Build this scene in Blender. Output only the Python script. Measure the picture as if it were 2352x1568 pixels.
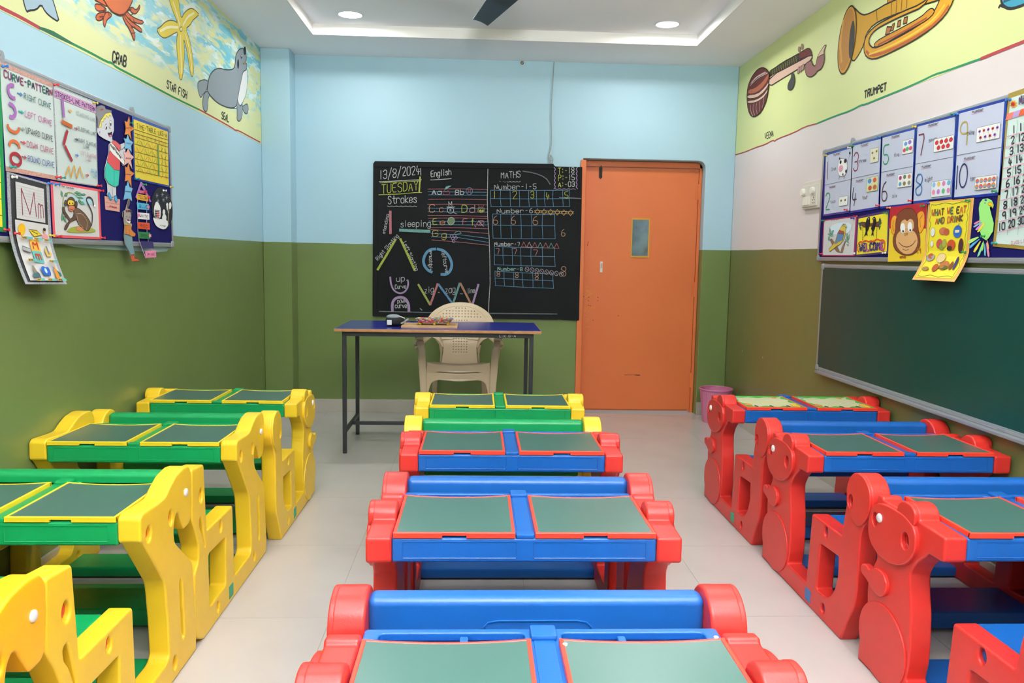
import bpy, bmesh, math, random
from mathutils import Vector, Matrix
from math import sin, cos, pi, radians
random.seed(7)
C = bpy.context.scene.collection
for o in list(bpy.data.objects): bpy.data.objects.remove(o)

# ------------------------------------------------------------------ camera
F_PX, PITCH, YAW, ROLL, CAM_H = 1814.9, .1074, .0443, .0173, 1.32
_f = Vector((sin(YAW)*cos(PITCH), cos(YAW)*cos(PITCH), -sin(PITCH)))
_r = Vector((cos(YAW), -sin(YAW), 0)); _u = _r.cross(_f)
_r, _u = cos(ROLL)*_r + sin(ROLL)*_u, -sin(ROLL)*_r + cos(ROLL)*_u
cd = bpy.data.cameras.new('camera'); cam = bpy.data.objects.new('camera', cd); C.objects.link(cam)
cd.sensor_width = 36; cd.lens = F_PX/2352*36; cd.clip_start = .05
M3 = Matrix((_r, _u, -_f)).transposed()
cam.matrix_world = Matrix.Translation((0, 0, CAM_H)) @ M3.to_4x4()
bpy.context.scene.camera = cam

# ------------------------------------------------------------------ world, colour, lights
sc = bpy.context.scene
w = bpy.data.worlds.new('world'); sc.world = w; w.use_nodes = True
w.node_tree.nodes['Background'].inputs[0].default_value = (.75, .87, 1, 1)
w.node_tree.nodes['Background'].inputs[1].default_value = .6
sc.view_settings.view_transform = 'Standard'; sc.view_settings.look = 'None'
sc.view_settings.gamma = 1; sc.view_settings.use_curve_mapping = False
sc.view_settings.exposure = 0.08
def area(name, loc, rot, size, e, col=(1, 1, 1), shape='DISK', sy=None, spread=pi):
    l = bpy.data.lights.new(name, 'AREA'); l.energy = e; l.color = col; l.shape = shape; l.size = size
    if sy: l.size_y = sy
    l.spread = spread
    o = bpy.data.objects.new(name, l); C.objects.link(o); o.location = loc; o.rotation_euler = rot; return o
DOWN = [(-.905, 5.72), (1.31, 5.72), (-.905, 3.6), (1.31, 3.6), (-.905, 1.5), (1.31, 1.5), (.2, -.4)]
for i, (x, y) in enumerate(DOWN):
    area('downlight_lamp', (x, y, 2.945), (0, 0, 0), .16, 13 if i < 2 else 10.5, (1, .975, .985))
# unseen fill lights added on the room side of the rear wall
area('window_daylight', (-.75, -2.12, 1.75), (radians(90), 0, 0), 1.3, 9, (.97, .965, 1), 'RECTANGLE', 1.2)
area('window_daylight', (1.15, -2.12, 1.75), (radians(90), 0, 0), 1.3, 9, (.97, .965, 1), 'RECTANGLE', 1.2)

# the photographer's flash behind the camera, turned up at the ceiling
area('bounce_flash', (.25, -.55, 1.75), (radians(180-30), 0, 0), .35, 310, (1, .98, 1), spread=radians(115))
# ------------------------------------------------------------------ helpers
def lin(c):
    if isinstance(c, str): c = tuple(int(c[i:i+2], 16)/255 for i in (0, 2, 4))
    return tuple(x/12.92 if x <= .04045 else ((x+.055)/1.055)**2.4 for x in c)
MATS = {}
def mat(key, col, rough=.5, metal=0, noise=0, nscale=6, bump=0, bscale=60, spec=.5, dark=None, trans=0, emis=0, coat=0):
    if key in MATS: return MATS[key]
    m = bpy.data.materials.new(key); m.use_nodes = True; nt = m.node_tree; b = nt.nodes['Principled BSDF']
    col = lin(col); b.inputs['Roughness'].default_value = rough; b.inputs['Metallic'].default_value = metal
    b.inputs['Specular IOR Level'].default_value = spec; b.inputs['Coat Weight'].default_value = coat
    b.inputs['Base Color'].default_value = (*col, 1)
    if trans: b.inputs['Transmission Weight'].default_value = trans
    if emis: b.inputs['Emission Color'].default_value = (*col, 1); b.inputs['Emission Strength'].default_value = emis
    if noise or bump:
        tc = nt.nodes.new('ShaderNodeTexCoord')
    if noise:
        n = nt.nodes.new('ShaderNodeTexNoise'); n.inputs['Scale'].default_value = nscale; n.inputs['Detail'].default_value = 6
        nt.links.new(tc.outputs['Object'], n.inputs['Vector'])
        r = nt.nodes.new('ShaderNodeMapRange'); r.inputs['From Min'].default_value = .35; r.inputs['From Max'].default_value = .75
        nt.links.new(n.outputs['Fac'], r.inputs['Value'])
        mx = nt.nodes.new('ShaderNodeMix'); mx.data_type = 'RGBA'
        d = lin(dark) if dark else tuple(x*.7 for x in col)
        mx.inputs['A'].default_value = (*col, 1); mx.inputs['B'].default_value = (*d, 1)
        mu = nt.nodes.new('ShaderNodeMath'); mu.operation = 'MULTIPLY'; mu.inputs[1].default_value = noise
        nt.links.new(r.outputs[0], mu.inputs[0]); nt.links.new(mu.outputs[0], mx.inputs['Factor'])
        nt.links.new(mx.outputs['Result'], b.inputs['Base Color'])
    if bump:
        n2 = nt.nodes.new('ShaderNodeTexNoise'); n2.inputs['Scale'].default_value = bscale; n2.inputs['Detail'].default_value = 3
        nt.links.new(tc.outputs['Object'], n2.inputs['Vector'])
        bp = nt.nodes.new('ShaderNodeBump'); bp.inputs['Strength'].default_value = bump; bp.inputs['Distance'].default_value = .003
        nt.links.new(n2.outputs['Fac'], bp.inputs['Height']); nt.links.new(bp.outputs['Normal'], b.inputs['Normal'])
    MATS[key] = m; return m
def flat(hexcol):                                       # paper, ink and wall-paint colours
    return mat('paint_'+hexcol, hexcol, .6, spec=.25)
def chalk(hexcol):
    k = 'chalk_'+hexcol
    return mat(k, hexcol, .95, spec=.05, noise=.75, nscale=260, dark='1c2224')

def link(name, me, m=None, parent=None, loc=None):
    o = bpy.data.objects.new(name, me); C.objects.link(o)
    if me.get('weighted'):
        md = o.modifiers.new('weighted_normals', 'WEIGHTED_NORMAL'); md.keep_sharp = True
    if m is not None:
        for x in (m if isinstance(m, (list, tuple)) else [m]): me.materials.append(x)
    if parent: o.parent = parent
    if loc: o.location = loc
    return o
def smooth(me, ang=35):
    me['weighted'] = 1
    for p in me.polygons: p.use_smooth = True
    me.set_sharp_from_angle(angle=radians(ang))
def obj(name, bm, m, parent=None, loc=None, sm=35):
    bmesh.ops.recalc_face_normals(bm, faces=bm.faces)
    me = bpy.data.meshes.new(name); bm.to_mesh(me); bm.free()
    if sm: smooth(me, sm)
    return link(name, me, m, parent, loc)
def tag(o, label, cat, group=None, kind=None):
    if label: o['label'] = label
    if cat: o['category'] = cat
    if group: o['group'] = group
    if kind: o['kind'] = kind
    return o
def thing(name, label, cat, loc=(0, 0, 0), rz=0, group=None):
    o = bpy.data.objects.new(name, None); o.empty_display_size = .05; C.objects.link(o)
    o.location = loc; o.rotation_euler = (0, 0, rz); return tag(o, label, cat, group)
def copy_tree(o, parent=None):
    c = o.copy(); C.objects.link(c)
    if parent: c.parent = parent
    for ch in list(o.children): copy_tree(ch, c)
    return c
def box(bm, c, s, bev=0, seg=2, rot=None, mi=0):
    m = Matrix.Translation(c)
    if rot: m = m @ rot.to_4x4()
    r = bmesh.ops.create_cube(bm, size=1, matrix=m @ Matrix.Diagonal((*s, 1)))
    vs = r['verts']; fs = list({f for v in vs for f in v.link_faces})
    if bev:
        es = list({e for v in vs for e in v.link_edges})
        r2 = bmesh.ops.bevel(bm, geom=es, offset=bev, segments=seg, profile=.5, affect='EDGES')
        fs = list({f for v in r2['verts'] for f in v.link_faces})
    for f in fs: f.material_index = mi
    return bm
def bx(c, s, bev=0, seg=2, rot=None): return box(bmesh.new(), c, s, bev, seg, rot)
def span(x0, x1, y0, y1, z0, z1, bev=0, seg=2, bm=None):
    return box(bm or bmesh.new(), ((x0+x1)/2, (y0+y1)/2, (z0+z1)/2), (abs(x1-x0), abs(y1-y0), abs(z1-z0)), bev, seg)
def tube(bm, pts, r, n=8, closed=False):
    pts = [Vector(p) for p in pts]; N = len(pts); rings = []
    for i, p in enumerate(pts):
        a = pts[(i-1) % N] if (i or closed) else p; b = pts[(i+1) % N] if (i < N-1 or closed) else p
        d = (b-a).normalized(); up = Vector((0, 0, 1)) if abs(d.z) < .9 else Vector((1, 0, 0))
        s = d.cross(up).normalized(); t = s.cross(d)
        rr = r[i] if isinstance(r, (list, tuple)) else r
        rings.append([bm.verts.new(p+rr*(cos(2*pi*k/n)*s+sin(2*pi*k/n)*t)) for k in range(n)])
    for i in range(N if closed else N-1):
        A, B = rings[i], rings[(i+1) % N]
        for k in range(n): bm.faces.new((A[k], A[(k+1) % n], B[(k+1) % n], B[k]))
    if not closed:
        bm.faces.new(rings[0]); bm.faces.new(rings[-1])
    return bm
def lathe(bm, prof, c=(0, 0, 0), n=32, cap=True, axis='Z'):
    rings = []
    for r, z in prof:
        ring = []
        for k in range(n):
            a = 2*pi*k/n
            v = (r*cos(a), r*sin(a), z)
            if axis == 'Y': v = (v[0], z, v[1])
            if axis == 'X': v = (z, v[0], v[1])
            ring.append(bm.verts.new((c[0]+v[0], c[1]+v[1], c[2]+v[2])))
        rings.append(ring)
    for A, B in zip(rings, rings[1:]):
        for k in range(n): bm.faces.new((A[k], A[(k+1) % n], B[(k+1) % n], B[k]))
    if cap: bm.faces.new(rings[0]); bm.faces.new(rings[-1])
    return bm
def fillet(pts, r=.014, seg=3, closed=True):
    out = []; n = len(pts)
    for i in range(n):
        p = Vector(pts[i][:2]); rr = pts[i][2] if len(pts[i]) > 2 else r
        if not closed and i in (0, n-1): out.append(p); continue
        a = Vector(pts[(i-1) % n][:2]); b = Vector(pts[(i+1) % n][:2])
        da, db = a-p, b-p; la, lb = da.length, db.length
        k = min(rr, la*.45, lb*.45)
        if k < 1e-4: out.append(p); continue
        p0, p1 = p+da/la*k, p+db/lb*k
        for j in range(seg+1):
            t = j/seg; out.append((1-t)**2*p0+2*t*(1-t)*p+t*t*p1)
    return out
def ell(cx, cy, rx, ry, n=24, rot=0, a0=0, a1=2*pi):
    full = abs(a1-a0-2*pi) < 1e-6
    m = n if full else n+1
    o = []
    for k in range(m):
        a = a0+(a1-a0)*k/n; x, y = rx*cos(a), ry*sin(a)
        o.append((cx+x*cos(rot)-y*sin(rot), cy+x*sin(rot)+y*cos(rot)))
    return o
_cut = [0]
def plate(outlines, thick, bev, mapf, bseg=2, cuts=None):
    """flat shape with holes, bevelled edges, from curve outlines; returns a bmesh mapped by mapf(a, b, c)"""
    _cut[0] += 1
    cu = bpy.data.curves.new('outline', 'CURVE'); cu.dimensions = '2D'; cu.fill_mode = 'BOTH'
    cu.extrude = thick/2-bev; cu.bevel_depth = bev; cu.bevel_resolution = bseg; cu.offset = -bev
    for pts in outlines:
        sp = cu.splines.new('POLY'); sp.points.add(len(pts)-1); sp.use_cyclic_u = True
        for q, p in zip(sp.points, pts): q.co = (p[0], p[1], 0, 1)
    co = bpy.data.objects.new('outline', cu); C.objects.link(co)
    dg = bpy.context.evaluated_depsgraph_get(); dg.update()
    me = bpy.data.meshes.new_from_object(co.evaluated_get(dg))
    bpy.data.objects.remove(co); bpy.data.curves.remove(cu)
    bm = bmesh.new(); bm.from_mesh(me); bpy.data.meshes.remove(me)
    bmesh.ops.remove_doubles(bm, verts=bm.verts, dist=1e-5)
    if cuts:                                             # extra edge loops so the plate can bend
        for ax, vals in enumerate(cuts):
            for q in vals:
                no = Vector((1, 0, 0)) if ax == 0 else Vector((0, 1, 0)); bmesh.ops.bisect_plane(bm, geom=bm.verts[:]+bm.edges[:]+bm.faces[:], plane_co=no*q, plane_no=no)
    for v in bm.verts: v.co = Vector(mapf(*v.co))
    for f in bm.faces: f.material_index = 0
    return bm
def join(bm, other):
    me = bpy.data.meshes.new('t'); other.to_mesh(me); other.free(); bm.from_mesh(me); bpy.data.meshes.remove(me); return bm

# pixel of the photograph -> point on a real plane of the room (wall planes etc.)
def ray(px, py): return _f + (px-1176)/F_PX*_r - (py-784)/F_PX*_u
def on(axis, val, px, py):
    d = ray(px, py); o = Vector((0, 0, CAM_H)); t = (val-o[axis])/d[axis]; return o+t*d

# ------------------------------------------------------------------ flat artwork: polygons, strokes and handwriting on a surface
FONT = {'A':"022842 1434",'B':"02083847463505 3544433202",'C':"4738180703123243",'D':"02082847432202",'E':"48080242 0535",'F':"480802 0535",
'G':"47381807031232434525",'H':"0208 4248 0545",'I':"2228",'J':"4843321203",'K':"0208 480542",'L':"080242",'M':"0208254842",'N':"02084248",
'O':"180703123243473818",'P':"02083847463505",'Q':"180703123243473818 2442",'R':"02083847463505 2542",'S':"4738180706354443321203",'T':"0848 2822",
'U':"080312324348",'V':"082248",'W':"0812253248",'X':"0248 0842",'Y':"082548 2522",'Z':"08480242",
'0':"180703123243473818",'1':"2822",'2':"07183847460242",'3':"07183847463515 354443321203",'4':"180444 3622",'5':"480805354443321203",
'6':"38170503123243443505",'7':"084822",'8':"18070635444332120304354647381 8".replace(' ',''),'9':"4515060718384742",
'a':"46160503123243 4642",'b':"0802 0516364543321203",'c':"4536160503123243",'d':"4842 4536160503123243",'e':"04444536160503123243",'f':"48382722 0646",
'g':"4536160503123243 4641301001",'h':"0802 0516364542",'i':"2622 2728",'j':"26211001 2728",'k':"0802 460442",'l':"2822",'m':"0602 05162522 25364542",
'n':"0602 0516364542",'o':"160503123243453616",'p':"0600 0516364543321203",'q':"4640 4536160503123243",'r':"0602 05163645",'s':"45361605344332120 3".replace(' ',''),
't':"28233242 0646",'u':"060312324346 4642",'v':"062246",'w':"0612253246",'x':"0642 4602",'y':"0623 4610",'z':"06460242",
'-':"1535",':':"2324 2627",'.':"2223",'/':"0149",'~':"0425364 5".replace(' ',''),'=':"0444 0646",'@':"180703123243473818"}
WID = {'I':3,'i':3,'l':3,'1':3.4,' ':3.4,':':3,'.':3,'M':5.2,'m':5}
def chaikin(p, it=1, q=.22, closed=False):
    for _ in range(it):
        o = [] if closed else [p[0]]
        n = len(p)
        for i in range(n if closed else n-1):
            a, b = Vector(p[i]), Vector(p[(i+1) % n])
            o.append(a.lerp(b, q)); o.append(a.lerp(b, 1-q))
        if not closed: o.append(p[-1])
        p = o
    return [tuple(v) for v in p]
class Art:
    def __init__(s, F, nrm, lift=.0006, eps=.00025, mf=flat):
        s.F, s.n, s.l, s.eps, s.mf = F, Vector(nrm), lift, eps, mf
        s.v, s.f, s.mi, s.m = [], [], [], []
    def c(s, col):
        m = s.mf(col) if isinstance(col, str) else col
        if m not in s.m: s.m.append(m)
        return s.m.index(m)
    def P(s, p): return s.F(*p)+s.n*s.l
    def step(s): s.l += s.eps
    def poly(s, pts, col, outline=None, w=.003, sm=0):
        if sm: pts = chaikin(list(pts), sm, .25, True)
        b = len(s.v); s.v += [s.P(p) for p in pts]; s.f.append(list(range(b, b+len(pts)))); s.mi.append(s.c(col)); s.step()
        if outline: s.line(list(pts), w, outline, True)
    def line(s, pts, w, col, closed=False, sm=0):
        if sm: pts = chaikin(list(pts), sm, .25, closed)
        P = [s.P(p) for p in pts]; n = len(P)
        if n < 2: return
        if isinstance(col, str) or isinstance(col, bpy.types.Material): s.l += 1e-5
        if not closed:
            for i in range(1, n-1):                      # a sharp turn starts a fresh stroke
                d1, d2 = P[i]-P[i-1], P[i+1]-P[i]
                if d1.length > 1e-6 and d2.length > 1e-6 and d1.normalized().dot(d2.normalized()) < .45:
                    wl_ = w if isinstance(w, (list, tuple)) else [w]*n
                    s.line(pts[:i+1], wl_[:i+1], col); s.line(pts[i:], wl_[i:], col); return
        k = s.c(col); L = []
        for i in range(n):
            a = P[i-1] if (i or closed) else P[i]; b = P[(i+1) % n] if (i < n-1 or closed) else P[i]
            d = b-a
            if d.length < 1e-7: d = P[(i+1) % n]-P[i]
            d = d.normalized(); ww = w[i] if isinstance(w, (list, tuple)) else w
            if not closed and i in (0, n-1): P[i] = P[i]+d*(ww*.3 if i else -ww*.3)
            e = s.n.cross(d)*ww/2
            if 0 < i < n-1 or closed:
                d1 = (P[i]-a)
                c0 = abs(d1.normalized().dot(d)) if d1.length > 1e-7 else 1
                e = e/max(.6, c0)
            L.append((P[i]+e, P[i]-e))
        b0 = len(s.v)
        for x, y in L: s.v += [x, y]
        for i in range(n if closed else n-1):
            j = (i+1) % n; s.f.append([b0+2*i, b0+2*i+1, b0+2*j+1, b0+2*j]); s.mi.append(k)
    def text(s, t, p0, p1, h, w, col, wob=0, up=None):
        """baseline p0 -> p1, cap height h (in the units of F); up = direction of 'up' in those units"""
        p0, p1 = Vector(p0), Vector(p1); adv = sum(WID.get(ch, 4.6)+1 for ch in t)-1
        dx = (p1-p0)/adv; up = Vector(up) if up else Vector((0, -1)); x = 0; cols = col if isinstance(col, list) else [col]
        for i, ch in enumerate(t):
            wd = WID.get(ch, 4.6); off = (wd-4.2)/2
            if ch in FONT:
                jy = random.uniform(-wob, wob)
                for st in FONT[ch].split():
                    q = [(int(st[k]), int(st[k+1])) for k in range(0, len(st), 2)]
                    pp = [p0+dx*(x+a+off)+up*h*((b-2)/6+jy) for a, b in q]
                    s.line(chaikin([tuple(v) for v in pp], 1) if len(pp) > 2 else [tuple(v) for v in pp], w, cols[i % len(cols)])
            x += wd+1
        s.step()
    def build(s, name, parent=None):
        me = bpy.data.meshes.new(name); me.from_pydata([tuple(v) for v in s.v], [], s.f)
        for m in s.m: me.materials.append(m)
        for p, k in zip(me.polygons, s.mi): p.material_index = k
        me.update(); return link(name, me, None, parent)
def crop(F, ox, oy, k): return lambda a, b: F(ox+a*k, oy+b*k)
def quadF(F, tl, tr, br, bl):                            # (u, v) in a sheet, v up -> surface point
    A, B, Cc, D = (F(*p) for p in (tl, tr, br, bl))
    return lambda u, v: (A*(1-u)+B*u)*v + (D*(1-u)+Cc*u)*(1-v)
def sheet(F, n, col_or_mat, thick=.0007, nu=1, nv=1, lift=0, u0=0, u1=1, v0=0, v1=1):
    """sheet of paper over F's (u, v) square, with its thickness"""
    bm = bmesh.new(); n = Vector(n); g = []
    for j in range(nv+1):
        g.append([(F(u0+(u1-u0)*i/nu, v0+(v1-v0)*j/nv)) for i in range(nu+1)])
    T = [[bm.verts.new(p+n*(lift+thick)) for p in r] for r in g]; B = [[bm.verts.new(p+n*lift) for p in r] for r in g]
    for j in range(nv):
        for i in range(nu):
            bm.faces.new((T[j][i], T[j][i+1], T[j+1][i+1], T[j+1][i])); bm.faces.new((B[j][i], B[j+1][i], B[j+1][i+1], B[j][i+1]))
    for i in range(nu):
        bm.faces.new((T[0][i], B[0][i], B[0][i+1], T[0][i+1])); bm.faces.new((T[nv][i], T[nv][i+1], B[nv][i+1], B[nv][i]))
    for j in range(nv):
        bm.faces.new((T[j][0], T[j+1][0], B[j+1][0], B[j][0])); bm.faces.new((T[j][nu], B[j][nu], B[j+1][nu], T[j+1][nu]))
    return bm
def cut(F, n, pts, thick=.0008, lift=0, sm=0, mi=0):     # paper cut-out with thickness
    if sm: pts = chaikin(list(pts), sm, .25, True)
    bm = bmesh.new(); n = Vector(n); P = [F(*p) for p in pts]
    T = [bm.verts.new(p+n*(lift+thick)) for p in P]; B = [bm.verts.new(p+n*lift) for p in P]
    bm.faces.new(T); bm.faces.new(list(reversed(B)))
    for i in range(len(P)):
        j = (i+1) % len(P); bm.faces.new((T[i], B[i], B[j], T[j]))
    return bm

# ================================================================== ROOM
XL, XR, YB, YN, H, ZP = -1.706, 2.116, 6.581, -2.2, 2.889, 1.401
YP, XP = 6.389, -1.482
def wall_mat(key, up, low=('6d8049'), zp=ZP, rough_low=.28):
    m = bpy.data.materials.new(key); m.use_nodes = True; nt = m.node_tree; b = nt.nodes['Principled BSDF']
    g = nt.nodes.new('ShaderNodeNewGeometry'); sx = nt.nodes.new('ShaderNodeSeparateXYZ'); nt.links.new(g.outputs['Position'], sx.inputs[0])
    n = nt.nodes.new('ShaderNodeTexNoise'); n.inputs['Scale'].default_value = 2.2; n.inputs['Detail'].default_value = 3
    nt.links.new(g.outputs['Position'], n.inputs['Vector'])
    wob = nt.nodes.new('ShaderNodeMath'); wob.operation = 'MULTIPLY_ADD'; wob.inputs[1].default_value = .012
    nt.links.new(n.outputs['Fac'], wob.inputs[0]); nt.links.new(sx.outputs['Z'], wob.inputs[2])
    gt = nt.nodes.new('ShaderNodeMath'); gt.operation = 'GREATER_THAN'; gt.inputs[1].default_value = zp+.006
    nt.links.new(wob.outputs[0], gt.inputs[0])
    n2 = nt.nodes.new('ShaderNodeTexNoise'); n2.inputs['Scale'].default_value = 1.3; n2.inputs['Detail'].default_value = 8
    nt.links.new(g.outputs['Position'], n2.inputs['Vector'])
    lo = nt.nodes.new('ShaderNodeMix'); lo.data_type = 'RGBA'; L = lin(low)
    lo.inputs['A'].default_value = (*[x*.92 for x in L], 1); lo.inputs['B'].default_value = (*[x*1.1 for x in L], 1)
    nt.links.new(n2.outputs['Fac'], lo.inputs['Factor'])
    mx = nt.nodes.new('ShaderNodeMix'); mx.data_type = 'RGBA'; mx.inputs['B'].default_value = (*lin(up), 1)
    nt.links.new(gt.outputs[0], mx.inputs['Factor']); nt.links.new(lo.outputs['Result'], mx.inputs['A'])
    # pale scuffs and flecks in the lower paint
    v = nt.nodes.new('ShaderNodeTexVoronoi'); v.inputs['Scale'].default_value = 3.1; nt.links.new(g.outputs['Position'], v.inputs['Vector'])
    lt = nt.nodes.new('ShaderNodeMath'); lt.operation = 'LESS_THAN'; lt.inputs[1].default_value = .022; nt.links.new(v.outputs['Distance'], lt.inputs[0])
    fm = nt.nodes.new('ShaderNodeMix'); fm.data_type = 'RGBA'; fm.inputs['B'].default_value = (*lin('c9d6cf'), 1)
    f2 = nt.nodes.new('ShaderNodeMath'); f2.operation = 'MULTIPLY'; f2.inputs[1].default_value = .6
    nt.links.new(lt.outputs[0], f2.inputs[0]); nt.links.new(f2.outputs[0], fm.inputs['Factor'])
    nt.links.new(mx.outputs['Result'], fm.inputs['A']); nt.links.new(fm.outputs['Result'], b.inputs['Base Color'])
    rr = nt.nodes.new('ShaderNodeMapRange'); rr.inputs['To Min'].default_value = rough_low; rr.inputs['To Max'].default_value = .5
    nt.links.new(gt.outputs[0], rr.inputs['Value']); nt.links.new(rr.outputs[0], b.inputs['Roughness'])
    n3 = nt.nodes.new('ShaderNodeTexNoise'); n3.inputs['Scale'].default_value = 9; n3.inputs['Detail'].default_value = 4
    nt.links.new(g.outputs['Position'], n3.inputs['Vector'])
    bp = nt.nodes.new('ShaderNodeBump'); bp.inputs['Strength'].default_value = .12; bp.inputs['Distance'].default_value = .01
    nt.links.new(n3.outputs['Fac'], bp.inputs['Height']); nt.links.new(bp.outputs['Normal'], b.inputs['Normal'])
    return m
W_BLUE = wall_mat('wall_blue_and_green_paint', 'a9cedc')
W_PINK = wall_mat('wall_pink_and_green_paint', 'dfd6d3', '6e7443')
CEIL = mat('ceiling_plaster', 'f2f3f7', .8, noise=.15, nscale=1.5, dark='e8e9ed')
WHITEP = mat('white_plaster', 'ecebe6', .7)
TILEM = mat('floor_tile_vitrified', 'bab6b0', .22, noise=.45, nscale=3.2, dark='ada8a1', spec=.4)
GROUT = mat('floor_grout', '989389', .9)
SKIRT = mat('skirting_tile', 'bcb8ab', .35, noise=.4, nscale=4, dark='a6a296')
def S(name, bm, m, parent=None, sm=0):
    o = obj(name, bm, m, parent, sm=sm)
    if not parent: o['kind'] = 'structure'
    return o
wl = S('wall_left', span(XL-.15, XL, YN-.15, YB+.15, -.1, 3.15), W_BLUE)
wr = S('wall_right', span(XR, XR+.15, YN-.15, YB+.15, -.1, 3.15), W_PINK)
# back wall with a round-cornered door opening
DX0, DX1, DZ = .853, 1.872, 2.128
door_cut = [(XL, -.1), (DX0, -.1), (DX0, DZ), (DX1, DZ, .07), (DX1, -.1), (XR, -.1), (XR, 3.15), (XL, 3.15)]
bm = plate([fillet([(a[0], a[1], a[2] if len(a) > 2 else 0) for a in door_cut], 0, 6)], .16, .008, lambda a, b, c: (a, YB+.08-c, b))
wb = S('wall_back', bm, W_BLUE, sm=30)
pil = S('trim_1', span(XL, XP, YP, YB+.01, 0, H, .006), W_BLUE, sm=30)
# unseen wall behind the camera, with two windows added for the fill lights
bm = bmesh.new()
for x0, x1, z0, z1 in ((XL, XR, -.1, 1.1), (XL, XR, 2.4, 3.15), (XL, -1.45, 1.1, 2.4), (-.05, .45, 1.1, 2.4), (1.85, XR, 1.1, 2.4)):
    span(x0, x1, YN-.15, YN, z0, z1, bm=bm)
S('wall_near', bm, W_BLUE)
for i, (x0, x1) in enumerate(((-1.45, -.05), (.45, 1.85))):
    bm = bmesh.new()
    for a in ((x0, x0+.05, 1.1, 2.4), (x1-.05, x1, 1.1, 2.4), (x0+.05, x1-.05, 1.1, 1.15), (x0+.05, x1-.05, 2.35, 2.4), ((x0+x1)/2-.02, (x0+x1)/2+.02, 1.15, 2.35)):
        span(a[0], a[1], YN-.1, YN-.05, a[2], a[3], bm=bm)
    wo = S('window_%d' % (i+1), bm, WHITEP)
    obj('pane', span(x0+.05, x1-.05, YN-.08, YN-.074, 1.15, 2.35), mat('window_glass', 'eef4f6', .05, trans=1), wo, sm=0)
# floor: grout bed and single tiles
fl = S('floor', span(XL-.15, XR+.15, YN-.15, YB+.15, -.06, -.0015), GROUT)
TS = .72
tm = bpy.data.meshes.new('floor_tile'); bm = span(.0009, TS-.0009, .0009, TS-.0009, -.012, 0); bm.to_mesh(tm); bm.free(); tm.materials.append(TILEM)
for i in range(-3, 3):
    for j in range(-7, 6):
        x, y = .24+i*TS-.04, 2.78+j*TS
        t = bpy.data.objects.new('floor_tile', tm); C.objects.link(t); t.parent = fl
        x0, x1, y0, y1 = max(x, XL), min(x+TS, XR), max(y, YN), min(y+TS, YB)
        t.location = (x0, y0, 0); t.scale = ((x1-x0)/TS, (y1-y0)/TS, 1)
# threshold under the door
S('trim_2', span(DX0, DX1, YB, YB+.16, -.03, .002), TILEM)
# skirting
def skirt(name, a): S(name, span(*a, 0, .108, .002), SKIRT, sm=30)
skirt('baseboard_back', (XP, DX0-.02, YB-.012, YB+.002))
skirt('baseboard_corner', (DX1+.005, XR, YB-.012, YB+.002))
skirt('baseboard_pilaster', (XL, XP+.012, YP-.012, YP))
skirt('baseboard_left', (XL-.002, XL+.012, YN, YP-.012))
skirt('baseboard_right', (XR-.012, XR+.002, YN, YB-.012))
# ceiling: lower border and raised tray
TX0, TX1, TY0, TY1, HU = -1.22, 1.6, -1.4, 5.98, 2.964
bm = bmesh.new()
for a in ((XL, TX0, YN, YB), (TX1, XR, YN, YB), (TX0, TX1, TY1, YB), (TX0, TX1, YN, TY0)): span(*a, H, 3.12, bm=bm)
ce = S('ceiling', bm, CEIL)
up = S('ceiling_tray', span(TX0, TX1, TY0, TY1, HU, 3.12), CEIL)
bm = bmesh.new()
for a in ((TX0-.002, TX0+.006, TY0, TY1), (TX1-.006, TX1+.002, TY0, TY1), (TX0, TX1, TY1-.006, TY1+.002), (TX0, TX1, TY0-.002, TY0+.006)):
    span(*a, H-.001, HU, bm=bm)
S('trim_3', bm, WHITEP)
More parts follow.
